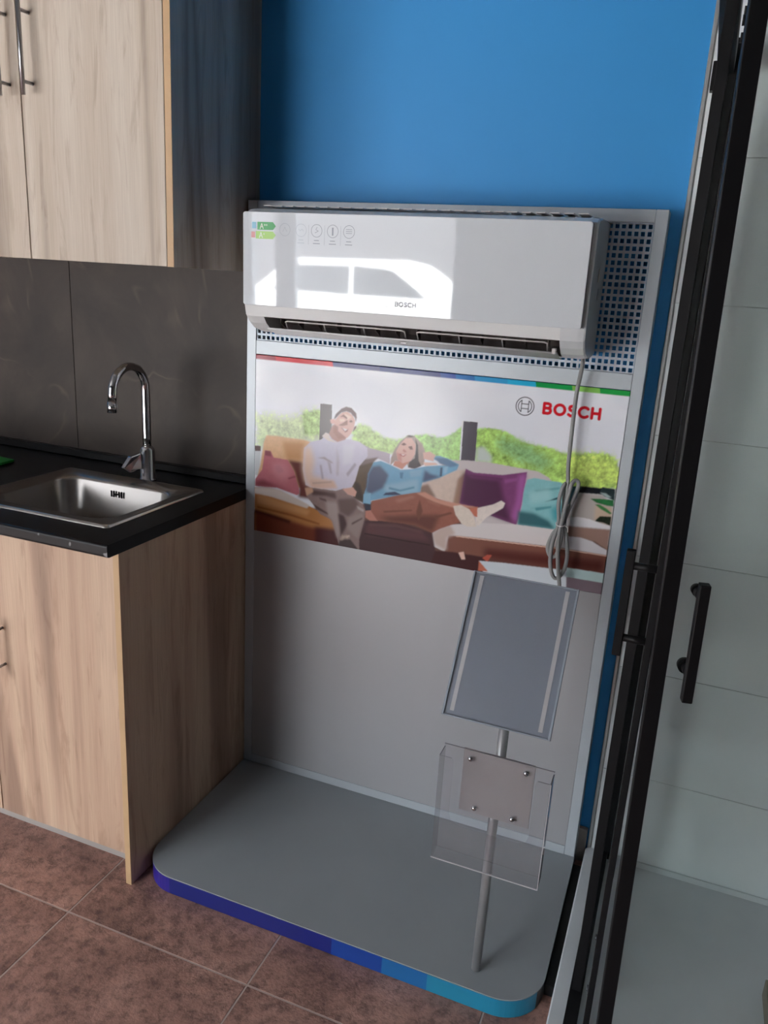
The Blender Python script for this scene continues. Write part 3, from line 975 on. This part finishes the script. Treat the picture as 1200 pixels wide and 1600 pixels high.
# round maker's mark and lettering
def arc(cx, cz, r, a0, a1, n=24):
    return [(cx + r * math.cos(math.radians(a0 + (a1 - a0) * k / n)), cz + r * math.sin(math.radians(a0 + (a1 - a0) * k / n))) for k in range(n + 1)]
lc = (735.5, 434.6); ink = '3c3d48'
stroke(arc(lc[0], lc[1], 21.5, 0, 360, 48), 2.2, ink)
stroke(arc(lc[0], lc[1], 16.0, 122, 238, 16), 2.0, ink)
stroke(arc(lc[0], lc[1], 16.0, -58, 58, 16), 2.0, ink)
for sg in (-1, 1):
    stroke([(lc[0] + sg * 8.5, lc[1] - 13.6), (lc[0] + sg * 8.5, lc[1] + 13.6)], 2.0, ink)
    stroke([(lc[0] - 8.5, lc[1] + sg * 5.5), (lc[0] + 8.5, lc[1] + sg * 5.5)], 2.0, ink)
LET = {
    'B': (.70, [[(0, 0), (0, 1), (.38, 1), (.54, .93), (.58, .77), (.52, .59), (.38, .53), (0, .53)], [(.38, .53), (.58, .45), (.63, .27), (.57, .08), (.40, 0), (0, 0)]]),
    'O': (.98, [[(.46 + .46 * math.cos(k / 24 * 2 * math.pi), .5 + .5 * math.sin(k / 24 * 2 * math.pi)) for k in range(25)]]),
    'S': (.66, [[(.57, .88), (.44, .98), (.28, 1.0), (.10, .93), (.05, .76), (.12, .60), (.30, .53), (.48, .45), (.58, .30), (.53, .10), (.36, 0), (.18, .01), (.02, .12)]]),
    'C': (.86, [[(.46 + .46 * math.cos(math.radians(a)), .5 + .5 * math.sin(math.radians(a))) for a in range(48, 313, 12)]]),
    'H': (.72, [[(0, 0), (0, 1)], [(.68, 0), (.68, 1)], [(0, .51), (.68, .51)]]),
}
def word(text, x0, z0, x1, z1, w):
    h = z1 - z0 - w
    adv = sum(LET[c][0] + .30 for c in text) - .30 - (LET[text[-1]][0] - .68)
    sx = (x1 - x0 - w) / adv
    out = []; x = 0
    for c in text:
        for s in LET[c][1]:
            out.append([(x0 + w / 2 + (x + a) * sx, z0 + w / 2 + b * h) for a, b in s])
        x += LET[c][0] + .30
    return out
for s in word('BOSCH', 777.5, 420.3, 913.5, 450.3, 7.2):
    stroke(s, 7.2, 'd5222f')
# to the grid
g = art[:gh * SS, :gw * SS].reshape(gh, SS, gw, SS, 3).mean((1, 3))
xx = np.linspace(0, QW, gw) + 0.0322; zz = np.linspace(0, QH, gh) + 0.8092
gx, gz = np.meshgrid(xx, zz)
PYF = -0.0012
vv = np.stack([gx.ravel(), np.full(gx.size, PYF), gz.ravel()], 1)
idx = np.arange(gw * gh).reshape(gh, gw)
quads = np.stack([idx[:-1, :-1].ravel(), idx[:-1, 1:].ravel(), idx[1:, 1:].ravel(), idx[1:, :-1].ravel()], 1)
# rim and back of the board
rim = np.concatenate([idx[0, :-1], idx[:-1, -1], idx[-1, :0:-1], idx[:0:-1, 0]])
bk0 = len(vv)
bkv = vv[rim].copy(); bkv[:, 1] = 0.004
vv = np.concatenate([vv, bkv])
nr = len(rim); bi = np.arange(nr) + bk0
rq = np.stack([rim, bi, np.roll(bi, -1), np.roll(rim, -1)], 1)
cen = np.array([QW / 2 + .0322, 0, QH / 2 + .8092])
me = bpy.data.meshes.new('poster')
allq = np.concatenate([quads, rq])
vl = (vv - cen).astype(np.float32)
me.vertices.add(len(vl)); me.vertices.foreach_set('co', vl.ravel())
me.loops.add(allq.size); me.loops.foreach_set('vertex_index', allq.ravel().astype(np.int32))
me.polygons.add(len(allq)); me.polygons.foreach_set('loop_start', (np.arange(len(allq)) * 4).astype(np.int32))
me.update(calc_edges=True); me.validate()
at = me.color_attributes.new('print', 'FLOAT_COLOR', 'POINT')
cols = np.ones((len(vl), 4), dtype=np.float32)
cols[:gw * gh, :3] = g.reshape(-1, 3); cols[gw * gh:, :3] = .7
at.data.foreach_set('color', cols.ravel())
t = NT('glossy_print')
an = t.n('ShaderNodeAttribute'); an.attribute_name = 'print'
t.base(an.outputs['Color']); t.set(Roughness=0.13); t.b.inputs['Specular IOR Level'].default_value = 0.22
me.materials.append(t.mat)
po = bpy.data.objects.new('poster', me); COL.objects.link(po); po.parent = ds
po.location = Vector([float(c) for c in cen]) - wloc(ds)
po['label'] = 'glossy printed poster of two people resting on a sofa'

# ---- platform with rounded front corners and a coloured edge band
PF, PXL, PXR, CR = -0.519, 0.0035, 1.0315, 0.10
def plat_outline(off=0.0, n=14):
    pts = [(PXR - off, 0.0655), ]
    for cx, a in ((PXR - CR, 0), (PXL + CR, -90)):
        for k in range(n + 1):
            tt = math.radians(a - 90 * k / n)
            pts.append((cx + (CR - off) * math.cos(tt), PF + CR + (CR - off) * math.sin(tt)))
    pts.append((PXL + off, 0.0655))
    return pts
pb = bmesh.new(); poly_prism(pb, plat_outline(0.0022), 0.0008, PLZ - .0035)
plat = obj('platform', pb, M['blackgap'], ds, 'low grey platform with rounded front corners')
tb = bmesh.new(); poly_prism(tb, plat_outline(0.0), PLZ - .0032, PLZ)
te = [e for e in tb.edges if all(v.co.z > PLZ - .0005 for v in e.verts)]
bmesh.ops.bevel(tb, geom=te, offset=.0012, segments=2, profile=.5, affect='EDGES')
obj('platform_top', tb, M['platgrey'], plat)
ol = plat_outline(0.0, 14)
# resample outline, cut into colours by x
def dens(p):
    out = []
    for a, b in zip(p, p[1:]):
        k = max(1, int(math.hypot(b[0] - a[0], b[1] - a[1]) / .006))
        for i in range(k): out.append((a[0] + (b[0] - a[0]) * i / k, a[1] + (b[1] - a[1]) * i / k))
    out.append(p[-1]); return out
dl = dens(ol)[::-1]           # from back-left round to back-right
SEG = [('47228a', lambda x, y: x < .033 or y > PF + CR and x < .5), ('2a2080', lambda x, y: x < .10), ('15206e', lambda x, y: x < .555),
       ('143f90', lambda x, y: x < .678), ('1a64a0', lambda x, y: x < .79), ('2384a6', lambda x, y: x < 1.02 and y < PF + .09), ('15171a', lambda x, y: True)]
runs = []
for k in range(len(dl) - 1):
    mx, my = (dl[k][0] + dl[k + 1][0]) / 2, (dl[k][1] + dl[k + 1][1]) / 2
    s = next(i for i, (c, f) in enumerate(SEG) if f(mx, my))
    if not runs or runs[-1][0] != s: runs.append([s, [dl[k]]])
    runs[-1][1].append(dl[k + 1])
for s, pts in runs:
    b = bmesh.new()
    n = len(pts)
    def nrm(k):
        a, c = pts[max(0, k - 1)], pts[min(n - 1, k + 1)]
        d = Vector((c[0] - a[0], c[1] - a[1], 0)).normalized()
        return Vector((-d.y, d.x, 0))
    rows = []
    for k in range(n):
        p = Vector((pts[k][0], pts[k][1], 0)); q = p + nrm(k) * .0015
        rows.append([b.verts.new((p.x, p.y, .0012)), b.verts.new((p.x, p.y, PLZ - .0042)), b.verts.new((q.x, q.y, PLZ - .0042)), b.verts.new((q.x, q.y, .0012))])
    for k in range(n - 1):
        for e in range(4):
            f = b.faces.new((rows[k][e], rows[k + 1][e], rows[k + 1][(e + 1) % 4], rows[k][(e + 1) % 4]))
    b.faces.new(rows[0]); b.faces.new(rows[-1][::-1])
    obj('edge_strip', b, plain('edge_band_' + SEG[s][0], lin(SEG[s][0]), 0.35, wear=.04), plat)

obj('gap_shade_strip', box(PXR + .0004, 1.0528, PF + .10, .0, .0008, .030, .001), M['blackgap'], plat, 'added black strip standing in for deep shade in the gap beside the platform')  # added: shade of the narrow floor gap put in as black colour

# ------------------------------------------------------------------ air conditioner
ac = thing('air_conditioner', 'white split air conditioner mounted on the perforated panel', 'air conditioner', (0.51, -0.1, 1.36))
AX0, AX1 = 0.107, 0.912
AYB = 0.0032
TILT = math.radians(1.0)
top_b, top_f = 1.664, 1.650
full = [(AYB, 1.375), (AYB, top_b), (-.05, 1.664), (-.12, 1.662), (-.170, 1.656), (-.184, 1.648), (-.187, 1.640), (-.187, 1.440), (-.180, 1.414), (-.166, 1.398), (-.145, 1.384), (-.11, 1.374), (-.06, 1.370)]
notch = [(AYB, 1.375), (AYB, top_b), (-.05, 1.664), (-.12, 1.662), (-.170, 1.656), (-.184, 1.648), (-.187, 1.640), (-.187, 1.440), (-.180, 1.414), (-.150, 1.430), (-.105, 1.420), (-.09, 1.395), (-.095, 1.374), (-.06, 1.370)]
SLX0, SLX1 = 0.157, 0.860
ab_ = bmesh.new()
def taper_end(bm, prof, xa, xb, shrink):
    """end block whose outer face is a little smaller"""
    cy = sum(p[0] for p in prof) / len(prof); cz = sum(p[1] for p in prof) / len(prof)
    secs = [(xa, 1.0), (xa + (xb - xa) * .7, 1.0), (xa + (xb - xa) * .93, 1 - shrink * .35), (xb, 1 - shrink)]
    rings = []
    for x, s in secs:
        rings.append([bm.verts.new((x, (AYB if abs(y - AYB) < 1e-6 else cy + (y - cy) * s), cz + (z - cz) * s)) for y, z in prof])
    n = len(prof)
    for a, b in zip(rings, rings[1:]):
        for k in range(n):
            bm.faces.new((a[k], a[(k + 1) % n], b[(k + 1) % n], b[k]))
    bm.faces.new(rings[-1]); bm.faces.new(rings[0])
taper_end(ab_, full, SLX0, AX0, .035)
ec = bmesh.new(); taper_end(ec, full, SLX1 + .0002, AX1, .035)
extrude_x(ab_, notch, SLX0, SLX1)
obj('body', ab_, M['acwhite'], ac)
obj('end_cap', ec, plain('glossy_white_end', lin('#cfd2d5'), .09, wear=.01, spec=.9), ac)
# glossy front panel, leaning back a touch towards its foot, gently rounded corners
fpz0, fpz1 = 1.4400, 1.6475
ft, fth = -.2035, .013
pan = bmesh.new()
out_ = rrect(.112, .9035, fpz0, fpz1, .006, 4)
fy_ = lambda z: ft + (fpz1 - z) * math.tan(TILT)
a = [pan.verts.new((x, fy_(z), z)) for x, z in out_]
b = [pan.verts.new((x, -.1872, z)) for x, z in out_]
n = len(out_)
for k in range(n): pan.faces.new((a[k], a[(k + 1) % n], b[(k + 1) % n], b[k]))
pan.faces.new(a); pan.faces.new(b[::-1])
fe = [e for e in pan.edges if all(v in a for v in e.verts)]
bmesh.ops.bevel(pan, geom=fe, offset=.0015, segments=2, profile=.5, affect='EDGES')
fp = obj('front_panel', pan, M['acgloss'], ac, 'glossy white front panel reflecting a parked car')
# top seam line and intake grille
tg = bmesh.new()
for k in range(26):
    bx(tg, .14 + k * .029, .14 + k * .029 + .02, -.16, -.03, 1.6635, 1.6655)
obj('intake_grille', tg, M['acgrey'], ac)
# outlet: dark cavity lining, vane frames, louver
dk = bmesh.new()
extrude_x(dk, [(-.1775, 1.4135), (-.150, 1.4295), (-.106, 1.4195), (-.091, 1.395), (-.0955, 1.3755), (-.0975, 1.3765), (-.0935, 1.395), (-.107, 1.4175), (-.150, 1.427), (-.1745, 1.4125)], SLX0 + .002, SLX1 - .002)
obj('outlet_cavity', dk, M['acdark'], ac)
for (xa, xb) in ((.20, .505), (.535, .83)):
    fr = bmesh.new()
    pts = [(xa, -.135, 1.384), (xa, -.150, 1.404), (xa + .006, -.152, 1.406)] + [(xa + (xb - xa) * k / 6, -.152, 1.406) for k in range(1, 6)] + [(xb - .006, -.152, 1.406), (xb, -.150, 1.404), (xb, -.135, 1.384)]
    tube(fr, pts, .0019, 8)
    for k in (1, 2):
        xm = xa + (xb - xa) * k / 3
        tube(fr, [(xm, -.152, 1.406), (xm, -.132, 1.383)], .0016, 8)
    obj('finger_guard', fr, M['acgrey'], ac)
for k in range(14):
    xm = .18 + k * .05
    vb = bmesh.new()
    extrude_x(vb, [(-.115, 1.416), (-.135, 1.420), (-.140, 1.400), (-.110, 1.386)], xm - .0008, xm + .0008)
    obj('air_vane', vb, M['acdark'], ac)
lo_ = bmesh.new()
extrude_x(lo_, [(-.170, 1.3865), (-.164, 1.3835), (-.125, 1.3715), (-.098, 1.3690), (-.098, 1.3712), (-.125, 1.3740), (-.162, 1.3865), (-.169, 1.3890)], SLX0 + .004, SLX1 - .004, True)
lo_o = obj('louver', lo_, M['acwhite'], ac, 'long white swing louver below the outlet')
obj('louver_clip', box(.498, .512, -.152, -.146, 1.3770, 1.3852, .0005), M['acgrey'], lo_o)
obj('louver_clip', box(.845, .853, -.170, -.155, 1.384, 1.396, .001), M['acgrey'], lo_o)
# printed labels on the front panel
YL = lambda z: fy_(z) - .00035
def decal(name, pts, mat, parent=None, label=None):
    b = bmesh.new()
    b.faces.new([b.verts.new((x, YL(z), z)) for x, z in pts])
    return obj(name, b, mat, parent or fp, label)
g1 = plain('label_green', lin('#3fa35a'), .4); g2 = plain('label_lime', lin('#a3cf6a'), .4)
pr = plain('label_print_grey', lin('#8e959e'), .5); prl = plain('label_print_pale', lin('#b4bac2'), .5)
cy_ = plain('label_cyan', lin('#8fc3da'), .5); rd = plain('label_red', lin('#e0a3a0'), .5); wh = plain('label_white', lin('#e6efe2'), .5)
lab = decal('energy_label', [(.136, 1.586), (.199, 1.586), (.199, 1.629), (.136, 1.629)], M['acgloss'], None, 'energy label with a green and a lime arrow')
def decal2(name, pts, mat, lift=.0003):
    b = bmesh.new()
    b.faces.new([b.verts.new((x, YL(z) - lift, z)) for x, z in pts])
    return obj(name, b, mat, lab)
decal2('green_arrow', [(.1505, 1.6085), (.191, 1.6085), (.1985, 1.617), (.191, 1.6255), (.1505, 1.6255)], g1)
decal2('lime_arrow', [(.1465, 1.589), (.191, 1.589), (.1985, 1.5975), (.191, 1.6055), (.1465, 1.6055)], g2)
decal2('cool_mark', [(.1365, 1.611), (.1475, 1.611), (.1475, 1.625), (.1365, 1.625)], cy_)
decal2('heat_mark', [(.1345, 1.591), (.1445, 1.591), (.1445, 1.604), (.1345, 1.604)], rd)
def ribbon(bm, pl, w, yf):
    for (xa, za), (xb, zb) in zip(pl, pl[1:]):
        d = Vector((xb - xa, 0, zb - za)); L = d.length
        if L < 1e-7: continue
        d /= L; nn = Vector((-d.z, 0, d.x)) * w / 2; e = d * w * .4
        bm.faces.new([bm.verts.new((p.x, yf(p.z), p.z)) for p in (Vector((xa, 0, za)) - e - nn, Vector((xb, 0, zb)) + e - nn, Vector((xb, 0, zb)) + e + nn, Vector((xa, 0, za)) - e + nn)])
for (x0_, z0_, plus) in ((.158, 1.611, 2), (.156, 1.5915, 1)):
    tb_ = bmesh.new()
    ribbon(tb_, [(x0_, z0_), (x0_ + .004, z0_ + .011), (x0_ + .008, z0_)], .0018, lambda z: YL(z) - .0006)
    ribbon(tb_, [(x0_ + .002, z0_ + .004), (x0_ + .006, z0_ + .004)], .0014, lambda z: YL(z) - .0006)
    for k in range(plus):
        cx_ = x0_ + .012 + k * .005
        ribbon(tb_, [(cx_ - .0018, z0_ + .008), (cx_ + .0018, z0_ + .008)], .0011, lambda z: YL(z) - .0006)
        ribbon(tb_, [(cx_, z0_ + .0062), (cx_, z0_ + .0098)], .0011, lambda z: YL(z) - .0006)
    obj('rating_letters', tb_, wh, lab, fixn=False)
for k, cx_ in enumerate((.2215, .2625, .3015, .3410, .3805)):
    ib = bmesh.new()
    ring = [(cx_ + .0133 * math.cos(2 * math.pi * q / 28), 1.6105 + .0133 * math.sin(2 * math.pi * q / 28)) for q in range(29)]
    ribbon(ib, ring, .0011, YL)
    if k == 0: ribbon(ib, [(cx_ - .005, 1.6065), (cx_, 1.616), (cx_ + .005, 1.6065)], .001, YL)
    if k == 1: ribbon(ib, [(cx_ - .006, 1.613), (cx_ - .002, 1.609), (cx_ + .002, 1.613), (cx_ + .006, 1.609)], .001, YL)
    if k == 2: ribbon(ib, [(cx_ - .004, 1.606), (cx_ + .004, 1.610), (cx_ - .002, 1.613), (cx_ + .001, 1.618)], .001, YL)
    if k == 3: ribbon(ib, [(cx_, 1.603), (cx_, 1.617)], .0035, YL)
    if k == 4:
        for q in (-.004, 0, .004): ribbon(ib, [(cx_ - .007, 1.6115 + q), (cx_ + .007, 1.6115 + q)], .0011, YL)
    if k > 0:
        for q, wd in ((1.590, .0055), (1.5835, .008)): ribbon(ib, [(cx_ - wd, q), (cx_ + wd, q)], .0016, YL)
    if k > 1: ribbon(ib, [(cx_ - .020, 1.581), (cx_ - .020, 1.622)], .0005, YL)
    obj('function_icon', ib, pr if k > 1 else prl, fp, fixn=False)
bl_ = bmesh.new()
for s in word('BOSCH', .4965, 1.4590, .5460, 1.4700, .0024): ribbon(bl_, s, .0024, YL)
cx_, cz_ = .4800, 1.4645
ribbon(bl_, [(cx_ + .0075 * math.cos(2 * math.pi * q / 28), cz_ + .0075 * math.sin(2 * math.pi * q / 28)) for q in range(29)], .0010, YL)
for sg in (-1, 1):
    ribbon(bl_, [(cx_ + sg * .003, cz_ - .0045), (cx_ + sg * .003, cz_ + .0045)], .0009, YL)
    ribbon(bl_, [(cx_ - .003, cz_ + sg * .002), (cx_ + .003, cz_ + sg * .002)], .0009, YL)
obj('brand_mark', bl_, plain('pale_silver_print', lin('#aeb2b8'), .4), fp, 'small silver lettering BOSCH with round mark', fixn=False)
# rating stickers on the right flank
for (ya, yb, za, zb, c) in ((-.098, -.082, 1.535, 1.562, '8a8070'), (-.078, -.052, 1.498, 1.522, '5d646c')):
    sbm = bmesh.new(); bx(sbm, AX1 + .0001, AX1 + .0006, ya, yb, za, zb)
    obj('side_sticker', sbm, plain('sticker_' + c, lin(c), .5), ac)
# power cable: hangs from the unit, its spare length looped and tied
YC = -.030
path = [(.898, -.10, 1.385), (.899, -.075, 1.366), (.894, -.045, 1.335), (.889, -.032, 1.295), (.888, YC, 1.25), (.889, YC, 1.18), (.890, YC, 1.125), (.894, YC, 1.082),
        (.897, YC - .004, 1.04), (.893, YC - .006, .99), (.889, YC - .006, .972), (.874, YC, .95), (.865, YC + .002, .915), (.874, YC + .004, .892), (.888, YC + .004, .899), (.894, YC + .006, .94),
        (.892, YC + .008, .985), (.889, YC + .006, 1.04), (.887, YC + .003, 1.068), (.889, YC - .002, 1.078), (.884, YC - .008, 1.066), (.880, YC - .010, 1.03), (.885, YC - .006, .978),
        (.876, YC - .004, .93), (.876, YC - .002, .88), (.884, YC, .848), (.896, YC, .840), (.910, YC, .862), (.914, YC, .90), (.906, YC + .002, .95), (.897, YC + .004, .985),
        (.909, YC + .002, 1.035), (.919, YC, 1.075), (.915, YC - .002, 1.089), (.905, YC - .006, 1.083), (.900, YC - .012, 1.05), (.893, YC - .014, .985), (.891, YC - .014, .93), (.898, YC - .012, .87), (.906, YC - .010, .825), (.910, YC - .006, .78)]
cb_ = bmesh.new(); tube(cb_, spline(path, 7), .0048, 10)
cab_ = obj('power_cable', cb_, M['cable'], ac, 'grey power cable looped and tied below the unit')
tb_ = bmesh.new()
tp_ = [(.8905 + .0115 * math.cos(2 * math.pi * k / 20), YC - .003 + .0155 * math.sin(2 * math.pi * k / 20), .980 + .003 * math.sin(2 * math.pi * k / 20)) for k in range(21)]
tube(tb_, tp_, .0014, 8, cap=False)
tube(tb_, [(.900, YC - .012, .981), (.909, YC - .016, .975), (.910, YC - .016, .965)], .0012, 8)
obj('cable_tie', tb_, M['tie'], cab_)

# ------------------------------------------------------------------ sign stand
ss = thing('sign_stand', 'silver pole stand with tilted sign frame and clear leaflet holder', 'sign stand', (.883, -.462, PLZ))
pl = bmesh.new(); tube(pl, [(.883, -.462, PLZ + .0005), (.884, -.462, .40), (.886, -.462, .676)], .0105, 20)
obj('pole', pl, M['pole'], ss)
o0 = Vector((.870, -.483, .669)); U = Vector((1, 0, 0)); V = Vector((0, .168, .257)).normalized(); Nn = U.cross(V)
def tbox(u0, u1, v0, v1, n0, n1, bev=0.0):
    b = box(u0, u1, v0, v1, n0, n1, bev)
    for v_ in b.verts:
        v_.co = o0 + U * v_.co.x + V * v_.co.y + Nn * v_.co.z
    return b
FWd, FH = .1115, .308
sf = obj('sign_frame', tbox(-FWd, FWd, 0, FH, -.003, -.0002, .0008), M['sheet'], ss, 'tilted blue grey sign sheet in a clear frame')
obj('clear_cover', tbox(-FWd, FWd, .001, FH - .001, .0016, .0032, .0005), M['acrylic'], sf)
eb = bmesh.new()
for q in ((-FWd, -FWd + .0045, 0, FH), (FWd - .0045, FWd, 0, FH), (-FWd + .0045, FWd - .0045, 0, .003), (-FWd + .0045, FWd - .0045, FH - .003, FH)):
    bx(eb, q[0], q[1], q[2], q[3], -.004, .0045, .0006)
for v_ in eb.verts: v_.co = o0 + U * v_.co.x + V * v_.co.y + Nn * v_.co.z
obj('frame_edge', eb, plain('clear_frame_edge', lin('#98a0aa'), .25), sf)
obj('tape_strip', tbox(-FWd + .0150, -FWd + .0235, .012, FH - .008, -.0001, .0008), M['strip'], sf)
obj('tape_strip', tbox(FWd - .0265, FWd - .0180, .012, FH - .008, -.0001, .0008), M['strip'], sf)
obj('bracket', tbox(-.02, .045, .02, .075, -.016, -.0035, .001), M['plate'], ss)
# leaflet holder
HB = -.482
lh = obj('mounting_plate', box(.812, .960, HB + .0035, HB + .0065, .4555, .6035, .0008), M['plate'], ss, 'square grey plate with four screws')
for (x_, z_) in ((.828, .585), (.943, .585), (.846, .472), (.926, .472)):
    b = bmesh.new(); lathe(b, [(.0055, 0), (.005, .002), (.003, .0038), (.0008, .0044)], 0, 0, 14)
    for v_ in b.verts: v_.co = Vector((x_ + v_.co.x, HB - .0022 - v_.co.z, z_ + v_.co.y))
    obj('screw', b, M['chrome'], lh)
hb = bmesh.new()
bx(hb, .7715, .998, HB, HB + .002, .352, .6035)                                  # back sheet
ho = obj('leaflet_holder', hb, M['acrylic'], ss, 'clear acrylic leaflet holder open at the top')
HF = HB - .036
obj('holder_side', box(.7715, .7735, HF, HB, .352, .598), M['acrylic'], ho)
obj('holder_side', box(.996, .998, HF, HB, .352, .598), M['acrylic'], ho)
hf = bmesh.new()
fpts = [(.7715, .352), (.998, .352), (.998, .597), (.972, .597), (.969, .594), (.968, .588), (.968, .47), (.963, .452), (.945, .445), (.825, .445), (.806, .452), (.801, .47), (.801, .588), (.800, .594), (.797, .597), (.7715, .597)]
flat_xz(hf, fpts, HF, .002)
obj('holder_front', hf, M['acrylic'], ho)
hbm = bmesh.new(); bx(hbm, .7735, .996, HF + .002, HB, .352, .354)
obj('holder_floor', hbm, M['acrylic'], ho)
# polished cut edges of the acrylic
M['acedge'] = plain('acrylic_edge', lin('#b9b6b9'), .25)
he = bmesh.new()
bx(he, .7712, .9983, HF - .0008, HF + .0014, .3505, .3525); bx(he, .9968, .9985, HF - .0006, HF + .001, .3525, .597)
obj('holder_edge', he, M['acedge'], ho)
M['acedge2'] = plain('acrylic_edge_dark', lin('#77747a'), .3)
he = bmesh.new()
bx(he, .7712, .9983, HB - .0002, HB + .0016, .6030, .6042)
bx(he, .7713, .7730, HF, HB, .5972, .5984); bx(he, .9965, .9983, HF, HB, .5972, .5984)
bx(he, .7713, .797, HF - .0003, HF + .001, .5965, .5975); bx(he, .972, .9983, HF - .0003, HF + .001, .5965, .5975)
obj('holder_edge', he, M['acedge2'], ho)

# ------------------------------------------------------------------ shower tray and enclosure
tx0, tx1, ty0, ty1 = 1.0535, 2.05, -0.92, RY1 - .009
tb_ = bmesh.new()
loops = []
for pts, z in ((rrect(tx0, tx1, ty0, ty1, .01), .0006), (rrect(tx0, tx1, ty0, ty1, .01), .047), (rrect(tx0 + .003, tx1 - .003, ty0 + .003, ty1 - .0005, .01), .050),
               (rrect(tx0 + .075, tx1 - .06, ty0 + .06, ty1 - .004, .012), .050), (rrect(tx0 + .085, tx1 - .07, ty0 + .07, ty1 - .010, .02), .038), (rrect(1.45, 1.65, -.5, -.3, .05), .034)):
    loops.append([tb_.verts.new((x, y, z)) for x, y in pts])
for a, b in zip(loops, loops[1:]):
    n = len(a)
    for k in range(n): tb_.faces.new((a[k], a[(k + 1) % n], b[(k + 1) % n], b[k]))
tb_.faces.new(loops[-1]); tb_.faces.new(loops[0][::-1])
tag(obj('shower_tray', tb_, M['tray']), 'low white shower tray against the white tiled wall', 'shower tray')
bk_ = box(1.483, 1.60, -.40, -.252, .0395, .085, .002)
tag(obj('carton', bk_, M['brownblock']), 'grey brown carton lying on the white shower tray', 'carton')

se = thing('shower_enclosure', 'black framed glass shower enclosure beside the grey display stand', 'shower enclosure', (1.12, -.4, .05))
K = M['black']
wy = RY1 - .0085
obj('wall_profile', box(1.0785, 1.118, wy - .03, wy, .0506, 2.02, .001), K, se)
obj('bottom_rail', box(1.0865, 1.113, -.88, wy - .031, .0506, .074, .001), K, se)
obj('top_rail', box(1.080, 1.112, -.88, wy - .031, 1.955, 1.995, .001), K, se)
obj('rail_bracket', box(1.0705, 1.0782, wy - .028, wy - .005, 1.925, 1.98, .001), K, se)
fx0 = 1.098
gl_ = obj('fixed_pane', box(fx0, fx0 + .006, -.44, wy - .0305, .0745, 1.9545), M['glass'], se, 'clear fixed glass pane seen edge on')
obj('pane_profile', box(1.0915, 1.110, -.452, -.4405, .0745, 1.9545, .001), K, se)
sd = obj('sliding_door', box(1.1295, 1.1355, -.62, -.06, .075, 1.855), M['glass'], se, 'clear sliding glass door with a black bar handle')
obj('door_profile', box(1.1255, 1.1365, -.632, -.6205, .07, 1.86, .001), K, sd)
obj('door_profile', box(1.1220, 1.1380, -.0595, -.030, .07, 1.86, .001), K, sd)
hb = bmesh.new()
bx(hb, 1.0755, 1.0895, -.6075, -.5925, .933, 1.118, .001)
obj('handle', hb, K, sd, 'square black bar handle')
for z_ in (.965, 1.092):
    hb = bmesh.new()
    tube(hb, [(1.0890, -.60, z_), (1.1312, -.60, z_)], .0065, 14)
    tube(hb, [(1.1262, -.60, z_), (1.1312, -.60, z_)], .0095, 14)
    tube(hb, [(1.1310, -.60, z_), (1.1480, -.60, z_)], .0095, 14)
    obj('handle_post', hb, K, sd)
for (y_, z_) in ((-.30, .09), (-.45, .09), (-.02, .09), (-.50, 1.878), (-.54, 1.900), (-.58, 1.878)):
    rb = bmesh.new()
    tube(rb, [(1.1235, y_, z_), (1.131, y_, z_)], .013, 16); tube(rb, [(1.1195, y_, z_), (1.1234, y_, z_)], .007, 12)
    if z_ > 1: bx(rb, 1.1310, 1.1340, y_ - .005, y_ + .005, 1.8555, z_ + .004)
    else: bx(rb, 1.1280, 1.1294, y_ - .005, y_ + .005, z_ - .008, z_ + .03)
    obj('roller', rb, M['roller'] if z_ < 1 else K, sd)
# hinged front door standing slightly open, its leading edge towards the viewer
ang = math.radians(12)
D0 = Vector((1.1515, -.79, 0)); du = Vector((math.cos(ang), math.sin(ang), 0)); dn_ = Vector((math.sin(ang), -math.cos(ang), 0))
def dbox(u0, u1, n0, n1, z0, z1, bev=0.0):
    b = box(u0, u1, n0, n1, z0, z1, bev)
    for v_ in b.verts:
        p = v_.co.copy(); v_.co = D0 + du * (p.x - .0155 * (p.z - .8)) + dn_ * p.y + Vector((0, 0, p.z))   # the leaf sags on its hinges
    return b
pd = obj('hinged_door', dbox(.012, .72, -.003, .003, .07, 1.95), M['glass'], se, 'clear hinged glass door standing slightly open')
obj('door_profile', dbox(-.0105, .0115, -.006, .006, .06, 1.96, .001), K, pd)
hu = .038
hb = dbox(hu - .007, hu + .007, .020, .034, .979, 1.152, .001)
obj('handle', hb, K, pd, 'square black bar handle')
for z_ in (1.016, 1.130):
    hb = bmesh.new()
    a = D0 + du * (hu - .0155 * (z_ - .8)) + Vector((0, 0, z_))
    tube(hb, [a - dn_ * .0032, a + dn_ * .0198], .0065, 14)
    tube(hb, [a - dn_ * .014, a - dn_ * .0032], .0105 if z_ < 1.1 else .008, 16)
    obj('handle_post', hb, K, pd)
